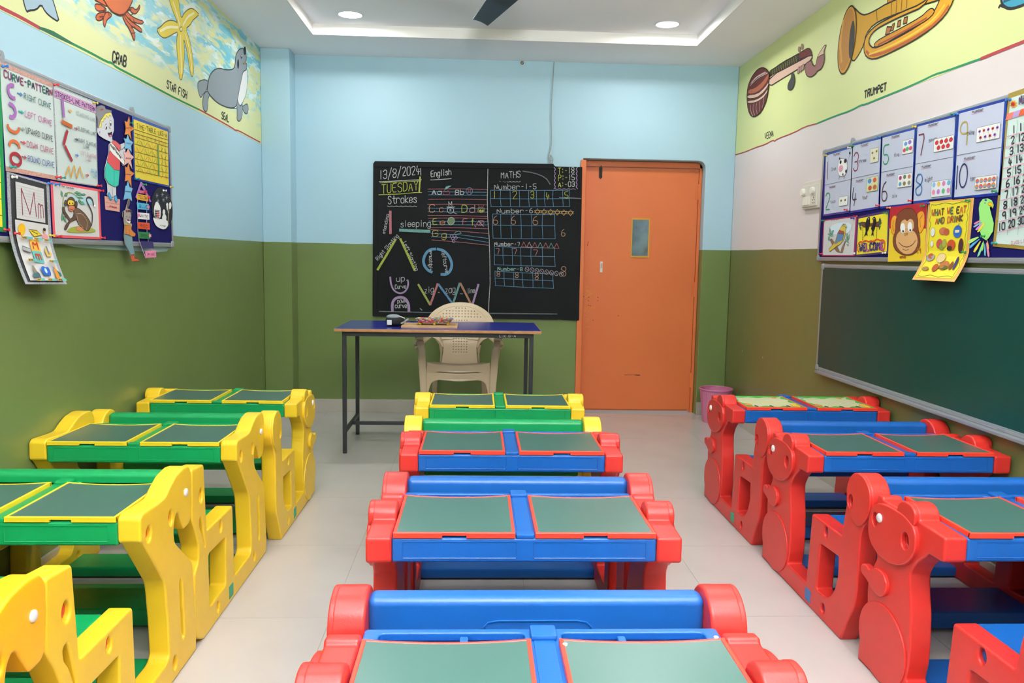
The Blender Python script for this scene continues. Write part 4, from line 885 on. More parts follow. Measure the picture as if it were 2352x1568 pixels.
def confetti():
    m = bpy.data.materials.new('confetti_paper'); m.use_nodes = True; nt = m.node_tree; b = nt.nodes['Principled BSDF']; b.inputs['Roughness'].default_value = .25
    tc = nt.nodes.new('ShaderNodeTexCoord'); mp = nt.nodes.new('ShaderNodeMapping'); mp.inputs['Scale'].default_value = (1, .55, 2.5)
    v = nt.nodes.new('ShaderNodeTexVoronoi'); v.inputs['Scale'].default_value = 70; cr = nt.nodes.new('ShaderNodeValToRGB'); cr.color_ramp.interpolation = 'CONSTANT'
    cols = ['e2487e', 'e86aa0', '4fae62', 'd93a4a', '3f8fc4', 'e8d24a', 'e9e4e0', '7a4a9a']
    while len(cr.color_ramp.elements) < len(cols): cr.color_ramp.elements.new(.5)
    for i, e in enumerate(cr.color_ramp.elements): e.position = i/len(cols); e.color = (*lin(cols[i]), 1)
    sp = nt.nodes.new('ShaderNodeSeparateColor')
    nt.links.new(tc.outputs['Object'], mp.inputs[0]); nt.links.new(mp.outputs[0], v.inputs['Vector']); nt.links.new(v.outputs['Color'], sp.inputs[0]); nt.links.new(sp.outputs[0], cr.inputs[0]); nt.links.new(cr.outputs[0], b.inputs['Base Color']); return m
CF = confetti()
bm = bmesh.new()
for (x, y, z, sx2, sy2) in ((0, 0, .018, .150, .08),): pass
rings = []
for hx, hy, z in ((.105, .055, .016), (.128, .080, .042), (.122, .074, .042), (.100, .050, .020)):
    rings.append([bm.verts.new((p.x, p.y, z)) for p in fillet([(-hx, -hy), (hx, -hy), (hx, hy), (-hx, hy)], .02, 4)])
for A, B in zip(rings, rings[1:]):
    for k in range(len(A)): bm.faces.new((A[k], A[(k+1) % len(A)], B[(k+1) % len(A)], B[k]))
bm.faces.new(rings[0]); bm.faces.new(rings[-1]); obj('tray_body', bm, CF, tr, sm=40)
for i, x in enumerate((-.095, 0, .09)):
    for y in (-.04, .04): obj('foot', lathe(bmesh.new(), [(.006, .018), (.010, .010), (.010, .003), (.006, 0)], (x, y, 0), 14), mat('yellow_bead', 'c9a92a', .4), tr, sm=50)
# paper ornaments lying in the tray
for i in range(7):
    x = -.09+i*.030; z = .030+.004*(i % 2)
    bm = bmesh.new(); box(bm, (0, 0, 0), (.034, .08, .014), .004, rot=Matrix.Rotation(.3*(i % 3-1), 3, 'Z'))
    o_ = obj('paper_bundle', bm, CF, sm=40, loc=(-.29+x, 5.37, z0+.014+z+.004)); tag(o_, ['leftmost folded paper bundle in the craft tray', 'second folded paper bundle from the left in the craft tray', 'third folded paper bundle from the left in the craft tray', 'middle folded paper bundle in the craft tray', 'third folded paper bundle from the right in the craft tray', 'second folded paper bundle from the right in the craft tray', 'rightmost folded paper bundle in the craft tray'][i], 'paper bundle', 'paper bundles in the craft tray')

# ================================================================== TWO STACKED PLASTIC CHAIRS
BEI = mat('beige_chair_plastic', 'd3bf9f', .26, spec=.5, noise=.2, nscale=4, dark='c6b08f')
def chair(dz):
    c = thing('plastic_chair', '', 'chair', (-.135, 5.74, dz), 0, 'stacked beige chairs')
    # seat shell: grid with dished middle and turned-down front
    bm = bmesh.new(); g = []; n = 16
    for j in range(11):
        v = j/10; row = []
        for i in range(n+1):
            u = i/n*2-1; hw = .235-.045*v; x = u*hw; y = v*.43
            z = .475-.055*v-.018*(1-u*u)*(1-v*.4)+.004
            if j == 0: z -= .012
            row.append(bm.verts.new((x, y, z)))
        g.append(row)
    for A, B in zip(g, g[1:]):
        for i in range(n): bm.faces.new((A[i], A[i+1], B[i+1], B[i]))
    bmesh.ops.solidify(bm, geom=bm.faces, thickness=.008)
    st = obj('seat', bm, BEI, c, sm=50)
    # front apron with arched underside (curved plate)
    ap = [(-.232, .482, .004), (-.16, .468, .03), (0, .460, .05), (.16, .468, .03), (.232, .482, .004), (.236, .36, .02), (.232, .20, .02), (.222, .20, .01), (.215, .34, .03), (.192, .395, .03), (.15, .412, .03), (0, .400, .04), (-.15, .412, .03), (-.192, .395, .03), (-.215, .34, .03), (-.222, .20, .01), (-.232, .20, .02), (-.236, .36, .02)]
    bm = plate([fillet(ap, .02, 4)], .022, .007, lambda a, b, cc: (a, -.004+cc+.10*(a*a)*2, b), 2)
    obj('front_apron', bm, BEI, c, sm=50)
    # legs (tapered, open channel look) rising into the arms
    for s in (-1, 1):
        bm = bmesh.new(); prof = [(.248, .02, 0, .032, .030), (.250, .012, .2, .040, .034), (.256, .008, .40, .050, .040), (.268, .012, .56, .052, .040), (.280, .022, .63, .050, .042), (.283, .05, .655, .040, .05)]
        rg = []
        for x, y, z, a, b in prof: rg.append([bm.verts.new((s*x+p.x, y+p.y, z)) for p in fillet([(-a/2, -b/2), (a/2, -b/2), (a/2, b/2), (-a/2, b/2)], .008, 3)])
        for A, B in zip(rg, rg[1:]):
            for k in range(len(A)): bm.faces.new((A[k], A[(k+1) % len(A)], B[(k+1) % len(A)], B[k]))
        bm.faces.new(rg[0]); bm.faces.new(rg[-1]); obj('leg', bm, BEI, c, sm=50)
        bm = bmesh.new(); prof = [(.20, .47, 0, .034, .034), (.195, .43, .25, .040, .04), (.188, .40, .415, .045, .05)]; rg = []
        for x, y, z, a, b in prof: rg.append([bm.verts.new((s*x+p.x, y+p.y, z)) for p in fillet([(-a/2, -b/2), (a/2, -b/2), (a/2, b/2), (-a/2, b/2)], .008, 3)])
        for A, B in zip(rg, rg[1:]):
            for k in range(len(A)): bm.faces.new((A[k], A[(k+1) % len(A)], B[(k+1) % len(A)], B[k]))
        bm.faces.new(rg[0]); bm.faces.new(rg[-1]); obj('leg', bm, BEI, c, sm=50)
        # armrest: flat curved strap from the front leg round to the back shell
        pts = [(.286, .01, .650), (.300, .08, .662), (.305, .18, .662), (.298, .28, .660), (.275, .37, .672), (.235, .44, .70)]; bm = bmesh.new(); rg = []
        for i, (x, y, z) in enumerate(pts):
            w_ = .058 if i < 4 else .045; rg.append([bm.verts.new((s*x+dx, y, z+dz2)) for dx, dz2 in ((-w_/2, -.014), (-w_/2, .004), (-w_/4, .010), (w_/4, .010), (w_/2, .004), (w_/2, -.014), (w_/3, -.006), (-w_/3, -.006))])
        for A, B in zip(rg, rg[1:]):
            for k in range(8): bm.faces.new((A[k], A[(k+1) % 8], B[(k+1) % 8], B[k]))
        bm.faces.new(rg[0]); bm.faces.new(rg[-1]); obj('armrest', bm, BEI, c, sm=60)
    # perforated hourglass back
    ol = [(-.145, .40, .01), (-.135, .47), (-.128, .53), (-.140, .60), (-.175, .655, .02), (-.245, .690, .02), (-.268, .73), (-.245, .785), (-.20, .83), (-.13, .868), (-.06, .885), (0, .888), (.06, .885), (.13, .868), (.20, .83), (.245, .785), (.268, .73), (.245, .690, .02), (.175, .655, .02), (.140, .60), (.128, .53), (.135, .47), (.145, .40, .01)]
    hs = []
    for r in range(13):
        z = .50+r*.0205
        for k in range(6): hs.append(ell(-.0525+k*.021, z, .0036, .0036, 6))
    for z, m_ in ((.775, 14), (.797, 12), (.819, 10), (.841, 4)):
        for k in range(m_): hs.append(ell((k-(m_-1)/2)*.0245, z, .0036, .0036, 6))
    bend = lambda a, b: .425+(b-.40)*.28-.9*a*a*(1 if b > .6 else .3)
    bm = plate([fillet(ol, .03, 3)]+hs, .009, .003, lambda a, b, cc: (a, bend(a, b)+cc, b), 1, ([-.26+.026*i for i in range(21)], [.42+.03*i for i in range(16)]))
    bk = obj('back', bm, BEI, c, sm=50)
    bm = bmesh.new(); rim = [(-.20, .77), (-.17, .805), (-.12, .838), (-.06, .855), (0, .860), (.06, .855), (.12, .838), (.17, .805), (.20, .77)]
    tube(bm, [(a, bend(a, b)-.004, b) for a, b in rim], .0022, 6); obj('moulded_bead', bm, BEI, bk, sm=60)
    obj('side_rib', join(tube(bmesh.new(), [(-.150, .47, .42), (-.142, .47, .53), (-.158, .48, .62), (-.20, .475, .68)], .009, 8), tube(bmesh.new(), [(.150, .47, .42), (.142, .47, .53), (.158, .48, .62), (.20, .475, .68)], .009, 8)), BEI, bk, sm=60)
    return c
c1 = chair(.062); c1['label'] = 'beige plastic armchair behind the teacher table, upper one of the stacked pair'
c2 = copy_tree(c1); c2.location.z = 0; c2['label'] = 'lower beige plastic chair of the stacked pair, showing only its apron and legs'

# ================================================================== BUCKET, FAN, LIGHTS
PKM = mat('pink_translucent_plastic', 'c8789a', .3, spec=.5)
bk = thing('waste_bucket', 'pink plastic waste bucket standing in the corner beside the orange door', 'bucket', (1.955, 6.30, 0))
bm = lathe(bmesh.new(), [(.098, 0), (.100, .004), (.126, .262), (.131, .262), (.131, .268), (.123, .268), (.096, .008), (.001, .008)], n=40); obj('pail', bm, PKM, bk, sm=40)
obj('rim', tube(bmesh.new(), [(p[0], p[1], .272) for p in ell(0, 0, .130, .130, 40)], .007, 8, True), mat('pink_rim_plastic', 'c06a94', .3), bk, sm=60)
bm = bmesh.new()
for k in range(20):
    t_ = 2*pi*k/20; tube(bm, [(.1*cos(t_), .1*sin(t_), .01), (.126*cos(t_), .126*sin(t_), .25)], .0016, 5)
obj('flute', bm, PKM, bk, sm=60)['kind'] = 'stuff'
FBM = mat('slate_blue_fan_paint', '4c5e6e', .3, metal=.3)
fx, fy, fz = .17, 3.745, 2.56
fan = thing('ceiling_fan', 'slate blue ceiling fan, one blade reaching into view at the top', 'fan', (fx, fy, fz))
bm = lathe(bmesh.new(), [(.02, -.06), (.09, -.05), (.12, -.02), (.12, .02), (.09, .05), (.03, .06)], n=32); obj('motor', bm, FBM, fan)
obj('down_rod', lathe(bmesh.new(), [(.012, .05), (.012, HU-fz)], n=12), FBM, fan); obj('canopy', lathe(bmesh.new(), [(.02, HU-fz-.09), (.055, HU-fz-.02), (.055, HU-fz)], n=24), FBM, fan)
tip = on(2, fz+.005, 1103, 52)-Vector((fx, fy, fz+.005)); ang0 = math.atan2(tip.y, tip.x); RL = tip.length
for k in range(3):
    bm = bmesh.new(); rg = []
    for i in range(9):
        t_ = i/8; r_ = .17+(RL-.17)*t_; w_ = .068-.026*t_
        rg.append([bm.verts.new((r_, s_*w_, .004+s_*.012+.006*(1-s_*s_)+dz)) for dz in (0, .003) for s_ in ((-1, -.5, 0, .5, 1) if dz == 0 else (1, .5, 0, -.5, -1))])
    for A, B in zip(rg, rg[1:]):
        for q_ in range(10): bm.faces.new((A[q_], A[(q_+1) % 10], B[(q_+1) % 10], B[q_]))
    bm.faces.new(rg[0]); bm.faces.new(rg[-1])
    bmesh.ops.rotate(bm, verts=bm.verts, cent=(0, 0, 0), matrix=Matrix.Rotation(ang0+k*2*pi/3, 3, 'Z'))
    bl = obj('blade', bm, FBM, fan, sm=30)
    bm = bmesh.new(); box(bm, (.17, 0, .0), (.16, .05, .006), .002); bmesh.ops.rotate(bm, verts=bm.verts, cent=(0, 0, 0), matrix=Matrix.Rotation(ang0+k*2*pi/3, 3, 'Z')); obj('blade_arm', bm, FBM, bl)
LEDM = mat('led_diffuser', 'ffffff', .5, emis=6); RING = mat('downlight_trim', 'd9dbe0', .4)
LLAB = ['round recessed LED downlight at the front left of the raised ceiling', 'round recessed LED downlight at the front right of the raised ceiling', 'downlight above the left desks, out of view', 'downlight above the right desks, out of view', 'downlight above the left near desks, out of view', 'downlight above the right near desks, out of view', 'downlight near the wall behind the camera, out of view']
for i, (x, y) in enumerate(DOWN):
    t = thing('downlight', LLAB[i], 'ceiling light', (x, y, HU), 0, 'recessed ceiling downlights')
    obj('trim_ring', lathe(bmesh.new(), [(.078, -.001), (.080, -.006), (.092, -.004), (.095, 0)], n=40, cap=False), RING, t, sm=50)
    obj('diffuser', lathe(bmesh.new(), [(.079, -.001), (.079, -.004), (.001, -.0045)], n=40), LEDM, t, sm=0)

# ================================================================== POSTERS AND CUT-OUTS
def LP(px, py): return on(0, XBL+.0048, px, py)
def RP(px, py): return on(0, XBR-.0048, px, py)
c1L = crop(LP, 0, 100, .37); q5 = crop(RP, 1840, 200, .306)
PAPER = mat('pale_mint_chart_paper', 'c4d3d0', .55, bump=.25, bscale=9); PAPW = mat('white_drawing_paper', 'cfcfce', .6, bump=.3, bscale=8)
PAPB = mat('bluish_white_paper', 'c2c9dc', .5, bump=.3, bscale=7); PAPY = mat('yellow_chart_paper', 'eddc2e', .55, bump=.2, bscale=9)
def glitter(key, c, d): return mat(key, c, .35, noise=1, nscale=260, dark=d)
SILV = glitter('silver_glitter_tape', 'b9bcc0', '5c6066'); ROSE = glitter('rose_glitter_tape', 'd9a898', '8f6a62'); GRNT = mat('green_shiny_tape', '1f8a4a', .25)
BLUT = mat('blue_shiny_tape', '1f3fa8', .22, noise=.8, nscale=14, dark='1a1f70'); GOLD = glitter('gold_tape', 'b39a3a', '7a6620')
class Poster:
    def __init__(s, name, label, cat, F, n, group=None):
        s.F, s.n = F, Vector(n); s.o = thing(name, label, cat, tuple(F(.5, .5)), 0, group); s.lift = .0012
    def add(s, o): return rel(o, s.o)
    def sheet(s, m, nm='paper', nu=1, nv=1, **k):
        o = s.add(obj(nm, sheet(s.F, s.n, 0, .0008, nu, nv, lift=s.lift-.0010, **k), m, sm=0)); s.lift += .0009; return o
    def border(s, m, wu, wv, nm='border_tape', nv=1):
        bm = bmesh.new()
        for a in ((0, 1, 0, wv), (0, 1, 1-wv, 1), (0, wu, wv, 1-wv), (1-wu, 1, wv, 1-wv)):
            join(bm, sheet(s.F, s.n, 0, .0006, 1 if a[1]-a[0] == 1 else 1, nv if a[3]-a[2] > .5 else 1, lift=s.lift-.0010, u0=a[0], u1=a[1], v0=a[2], v1=a[3]))
        o = s.add(obj(nm, bm, m, sm=0)); s.lift += .0007; return o
    def art(s): a = Art(s.F, s.n, s.lift, .00012); a.up = (0, 1); return a
    def done(s, a, nm): o = s.add(a.build(nm)); s.lift = a.l+.0002; return o
def uvt(a, t, u0, v0, u1, v1, h, w, c, wob=.03): a.text(t, (u0, v0), (u1, v1), h, w, c, wob, up=(0, 1))
INK = '3a4046'
# -- curve pattern chart
F = quadF(c1L, (-6, 108), (322, 246), (350, 848), (36, 790))
p = Poster('curve_chart', 'handwritten CURVE-PATTERN chart with rose glitter edges on the left noticeboard', 'chart', F, NL); p.sheet(PAPER)
bm = bmesh.new()
for a_ in ((0, 1, .955, 1), (0, 1, 0, .045)): join(bm, sheet(F, NL, 0, .0006, lift=p.lift-.001, u0=a_[0], u1=a_[1], v0=a_[2], v1=a_[3]))
p.add(obj('glitter_tape', bm, ROSE, sm=0)); p.lift += .0007
a = p.art(); uvt(a, 'CURVE-PATTERN', .06, .865, .985, .862, .065, .0052, ['8a3a5a', '6a3a6a', '2f6a5a', '3a3a4a'], .08)
for i, (t, y, ci, cp) in enumerate((('RIGHT CURVE', .735, '2f6a6a', 'a06ab0'), ('LEFT CURVE', .565, 'c0509a', 'a06ab0'), ('UPWARD CURVE', .405, '4a4a4a', 'c8683a'), ('DOWN CURVE', .275, 'b04a6a', 'c8683a'), ('ROUND CURVE', .135, '4a5a9a', '9a2a34'))):
    uvt(a, t, .40, y, .94, y-.01, .055, .0026, ci, .05)
    a.line([(.28, y+.03), (.36, y+.028)], .005, ['4a80b0', '3a9a9a', '9aa0a0', 'c04a5a', 'a04a5a'][i]); a.line([(.335, y+.042), (.37, y+.028), (.335, y+.014)], .004, ['4a80b0', '3a9a9a', '9aa0a0', 'c04a5a', 'a04a5a'][i])
a.line(ell(.19, .760, .085, .060, 12, 0, radians(80), radians(285)), .014, 'a06ab0'); a.line(ell(.13, .575, .085, .060, 12, 0, radians(-100), radians(100)), .014, 'a06ab0')
a.line(ell(.16, .430, .10, .050, 12, 0, radians(180), radians(360)), .012, 'c8683a'); a.line(ell(.16, .245, .09, .050, 12, 0, 0, pi), .012, 'c8683a'); a.line(ell(.17, .125, .095, .055, 20), .013, '9a2a34', True)
p.done(a, 'lettering')
# -- strokes chart
F = quadF(c1L, (324, 250), (592, 362), (606, 888), (354, 850))
p = Poster('strokes_chart', 'handwritten STROKES-LINE PATTERN chart with purple title strip beside the curve chart', 'chart', F, NL); p.sheet(PAPER); p.border(SILV, .018, .012)
a = p.art(); a.poly([(.02, .955), (.99, .955), (.99, .865), (.02, .87)], 'c79ac0'); uvt(a, 'STROKES-LINE PATTERN', .04, .885, .97, .88, .05, .004, '5a3a6a', .04)
for t, x, y, c_ in (('STANDING LINE', .50, .765, '9aa4a4'), ('SLEEPING LINE', .52, .60, '6a7074'), ('RIGHT SLANTING', .52, .47, '6a7074'), ('LINE', .64, .42, '6a7074'), ('LEFT SLANTING', .55, .335, 'c09aa0'), ('LINE', .68, .285, 'c09aa0'), ('ZIG-ZAG', .80, .155, '5a9ac0'), ('LINE', .85, .105, '5a9ac0')):
    uvt(a, t, x, y, min(.97, x+.036*len(t)), y-.005, .040, .0021, c_, .04)
for x, y, c_ in ((.30, .785, 'e0a04a'), (.42, .61, 'a04a6a'), (.42, .49, '4a4a6a'), (.42, .315, '4a7ac0'), (.66, .115, 'c04a4a')):
    a.line([(x, y), (x+.06, y-.003)], .004, c_); a.line([(x+.04, y+.012), (x+.075, y-.003), (x+.04, y-.018)], .0035, c_)
a.line([(.175, .865), (.19, .70)], .017, 'a06ab0'); a.line([(.15, .635), (.36, .615)], .017, 'b8622e'); a.line([(.25, .55), (.16, .40)], .016, '9a2a34'); a.line([(.19, .375), (.33, .245)], .015, '9a2a34')
a.line([(.17, .06), (.25, .17), (.30, .06), (.38, .19), (.44, .06), (.52, .19), (.60, .07)], .007, 'd0a03a'); p.done(a, 'lettering')
# -- poster at the very edge
F = quadF(c1L, (-180, 60), (0, 150), (38, 1172), (-150, 1150))
p = Poster('yellow_chart', 'yellow chart edged in shiny green at the left end of the left noticeboard', 'chart', F, NL); p.sheet(GRNT, 'green_backing'); p.sheet(PAPY, 'paper', u0=.04, u1=.86, v0=.03, v1=.97)
a = p.art(); 
for i in range(9): a.line([(.06, .9-i*.1), (.85, .9-i*.1)], .003, '5a5a2a')
p.done(a, 'ruled_lines')
# -- hanging Mm chart, curled away below the board
Fb = quadF(c1L, (38, 793), (302, 868), (330, 1492), (64, 1492))
curl = lambda Fq, v0_, amt, n: (lambda u, v: Fq(u, v)+Vector(n)*(amt*max(0, (v0_-v)/v0_)**1.5))
F = curl(Fb, .50, .052, NL)
p = Poster('letter_m_chart', 'long black letter Mm chart with silver edges hanging below the left noticeboard', 'chart', F, NL)
p.sheet(mat('black_card', '2c2e33', .6), 'black_card', 1, 16); p.border(SILV, .07, .018, nv=16)
p.lift += .001
for nm, r_ in (('letter_sheet', (.17, .84, .60, .93)), ('picture_sheet', (.13, .91, .035, .585))):
    p.add(obj(nm, sheet(F, NL, 0, .0006, 1, 12, lift=p.lift, u0=r_[0], u1=r_[1], v0=r_[2], v1=r_[3]), PAPW, sm=0))
p.lift += .0012
a = p.art()
for i in range(11): a.line([(.18, .63+i*.027), (.83, .63+i*.027)], .0012, 'b8bec8')
a.line([(.30, .64), (.29, .88), (.47, .655), (.585, .87), (.62, .645)], .0045, '8a3a4a'); a.line([(.675, .635), (.67, .76), (.69, .775), (.725, .77), (.735, .64)], .004, '8a3a4a'); a.line([(.735, .75), (.76, .77), (.79, .765), (.80, .645)], .004, '8a3a4a')
p.done(a, 'letters')
a = p.art(); a.eps = .00035; a.l += .0008
a.poly(ell(.26, .505, .085, .055, 18, .2), 'e0b020', None, 0, 1); a.poly([(.42, .51), (.60, .515), (.72, .475), (.52, .45)], 'd8c030', '4a4a2a', .002); a.line([(.48, .50), (.62, .48)], .003, '4a4a2a')
a.poly([(.72, .445), (.72, .475), (.78, .495), (.86, .485), (.88, .445)], 'd99aa0'); a.poly(ell(.79, .515, .03, .025, 12), 'd0a080'); a.poly(ell(.79, .533, .034, .016, 12), '2a2a2c')
a.poly([(.38, .425), (.60, .42), (.60, .31), (.38, .315)], 'e8b04a'); a.poly([(.38, .315), (.60, .31), (.60, .20), (.38, .205)], '5fb0aa'); a.l += .0012; uvt(a, 'M', .42, .335, .56, .334, .065, .006, 'b8402a', 0); uvt(a, 'm', .42, .235, .56, .234, .075, .006, 'b8402a', 0)
a.poly([(.17, .35), (.33, .33), (.33, .29), (.17, .31)], 'a0a4a4', '5a5c5c', .002); a.poly([(.68, .33), (.74, .37), (.78, .33), (.84, .30), (.80, .27), (.70, .27)], 'd9b45a'); a.poly([(.72, .37), (.76, .37), (.78, .29), (.74, .29)], '6a7a84')
a.poly([(.19, .09), (.30, .13), (.36, .10), (.36, .06), (.19, .065)], '3f6068'); a.poly([(.24, .17), (.28, .175), (.31, .13), (.28, .10), (.25, .11)], '8a7a64')
a.poly([(.43, .16), (.50, .175), (.56, .16), (.63, .17), (.64, .11), (.60, .075), (.52, .09), (.44, .08)], '2a5fb0', None, 0, 1); a.poly(ell(.53, .13, .03, .025, 12), 'c0dcf0')
a.poly([(.72, .175), (.88, .11), (.88, .08), (.80, .07)], '2f6a5c'); a.poly([(.72, .06), (.74, .15), (.80, .15), (.82, .06)], 'd88a2a'); a.poly(ell(.77, .17, .025, .018, 10), 'c89a74')
for x, y, wd, t in ((.17, .43, .26, 'MANGO'), (.46, .43, .2, 'MAT'), (.70, .43, .19, 'MAN'), (.17, .225, .21, 'METER'), (.66, .225, .21, 'MILK'), (.19, .045, .18, 'MINT'), (.44, .045, .19, 'MOON'), (.68, .045, .21, 'MOTHER')):
    a.poly([(x, y+.012), (x+wd/2, y+.012), (x+wd/2, y-.012), (x, y-.012)], 'd9b45a'); a.poly([(x+wd/2, y+.012), (x+wd, y+.012), (x+wd, y-.012), (x+wd/2, y-.012)], '6ab0aa'); uvt(a, t, x+.01, y-.008, x+wd*.48, y-.008, .015, .0014, '3a3a2a', 0)
p.done(a, 'printed_pictures')
# -- monkey drawing
F = quadF(c1L, (312, 851), (616, 905), (629, 1216), (330, 1202)); kk = lambda pts: [((x-606)/600., 1-(y-185)/690.) for x, y in pts]
p = Poster('monkey_drawing', 'crayon drawing of a brown monkey on a branch with a red paper edge', 'drawing', F, NL); p.sheet(mat('coral_paper', 'df5560', .6), 'red_backing'); p.sheet(PAPW, 'paper', u0=.04, u1=.95, v0=.045, v1=.955)
# authored directly in picture units of the zoomed sheet
m2 = quadF(crop(LP, 0, 380, .1913), (606, 182), (1186, 292), (1213, 888), (636, 862)); inv = lambda pts: pts
K6 = crop(LP, 0, 380, .1913)
a = Art(K6, NL, p.lift, .00012)
a.poly([(1020, 380), (1080, 370), (1120, 420), (1100, 480), (1050, 470), (960, 480), (820, 400), (850, 340), (930, 350)], 'a9cfdc', None, 0, 1)
a.line([(735, 660), (745, 500), (750, 380), (790, 325), (850, 325), (920, 380), (990, 465)], .005, '8a9a5a', sm=1)
for q in ([(725, 300), (745, 330), (740, 380), (722, 350)], [(880, 330), (910, 310), (945, 325), (910, 340)], [(905, 355), (950, 325), (985, 350), (940, 365)], [(960, 350), (1000, 335), (1020, 350), (985, 362)], [(920, 380), (960, 375), (990, 395), (950, 400)], [(925, 420), (960, 425), (975, 470), (940, 450)], [(940, 440), (985, 435), (1005, 465), (970, 470)], [(745, 600), (770, 620), (788, 690), (760, 660)], [(728, 600), (738, 560), (745, 640), (732, 668)], [(770, 330), (800, 340), (790, 370), (765, 360)]): a.poly(q, '5f9a74', '2f5a44', .0015)
MB_, MO = '5c4636', '2a201a'
a.poly([(775, 800), (830, 745), (900, 728), (1000, 735), (1130, 760), (1135, 800), (960, 808)], '9aa23e', None, 0, 1); a.poly([(900, 735), (960, 730), (1000, 760), (990, 790), (905, 785)], 'c8825a', '7a4a30', .0015, 1)
a.line([(1085, 720), (1100, 640), (1095, 560), (1050, 470), (1020, 410), (1040, 378), (1080, 385), (1105, 430), (1112, 475)], .0075, '4a3c34', sm=2)
a.poly([(735, 500), (760, 500), (775, 560), (830, 640), (860, 620), (880, 560), (910, 600), (900, 650), (830, 680), (800, 740), (780, 775), (758, 765), (770, 720), (820, 660), (770, 610), (740, 550)], MB_, MO, .002)
a.poly([(885, 500), (940, 520), (1000, 570), (1045, 630), (1078, 690), (1075, 750), (1040, 790), (1000, 770), (960, 730), (925, 690), (905, 640), (880, 590), (870, 540)], '6a5240', MO, .0025, 1)
a.line([(905, 580), (960, 570), (1010, 620), (1040, 690), (1020, 780)], .002, 'b8a890', sm=1); a.line([(910, 600), (920, 680), (985, 750)], .002, 'b8a890', sm=1)
a.poly(ell(838, 440, 50, 62, 20), MB_, MO, .002); a.poly(ell(773, 452, 14, 38, 12), MB_, MO, .002); a.poly(ell(900, 465, 16, 40, 12), MB_, MO, .002)
a.poly([(800, 420), (838, 412), (872, 430), (878, 470), (838, 475), (798, 468)], 'dcc23a', None, 0, 1); a.poly([(805, 480), (838, 475), (880, 488), (882, 530), (845, 552), (808, 540)], 'c87a58', '7a4030', .0015, 1)
for x in (820, 857): a.poly(ell(x, 453, 7, 9, 10), '1c1c1c')
a.line([(818, 520), (845, 526), (868, 520)], .002, '5a2a20'); a.poly(ell(1122, 482, 12, 14, 10), 'f4f4f4')
a.text('M for monkey', (690, 250), (872, 282), 18, .0018, INK, .05); p.lift = a.l; p.add(a.build('crayon_drawing'))
# -- cut-outs on the left board (traced from the zoomed board), pixel frame: 200,230 + .2488
K7 = crop(LP, 200, 230, .2488)
def cutout(name, label, cat, F, n, base, bm_col, draws, part='paper', thick=.0012, lift=.0, group=None, w=.002, sm_=0):
    P = [F(*q_) for q_ in base]; cc = sum((v for v in P), Vector())/len(P)
    t = thing(name, label, cat, tuple(cc), 0, group); rel(obj(part, cut(F, n, base, thick, lift, sm_), flat(bm_col) if isinstance(bm_col, str) else bm_col, sm=0), t)
    a = Art(F, n, lift+thick+.0003, .00012)
    for d in draws:
        if d[0] == 'p': a.poly(d[1], d[2], d[3] if len(d) > 3 else None, w, d[4] if len(d) > 4 else 0)
        elif d[0] == 't': a.text(*d[1:])
        else: a.line(d[1], d[3] if len(d) > 3 else w, d[2], sm=1)
    rel(a.build('drawing'), t); return t
boy = [(75, 80), (90, 55), (125, 45), (155, 55), (165, 80), (222, 95), (218, 115), (240, 180), (242, 280), (225, 330), (228, 365), (245, 370), (300, 410), (345, 390), (360, 400), (330, 440), (350, 450), (345, 520), (340, 600), (325, 605), (300, 560), (295, 640), (280, 790), (262, 800), (262, 870), (275, 930), (262, 942), (240, 920), (235, 885), (222, 900), (218, 922), (200, 918), (178, 870), (185, 850), (180, 770), (155, 715), (155, 640), (175, 560), (195, 480), (195, 410), (215, 385), (150, 355), (105, 325), (88, 290), (92, 180), (78, 130)]
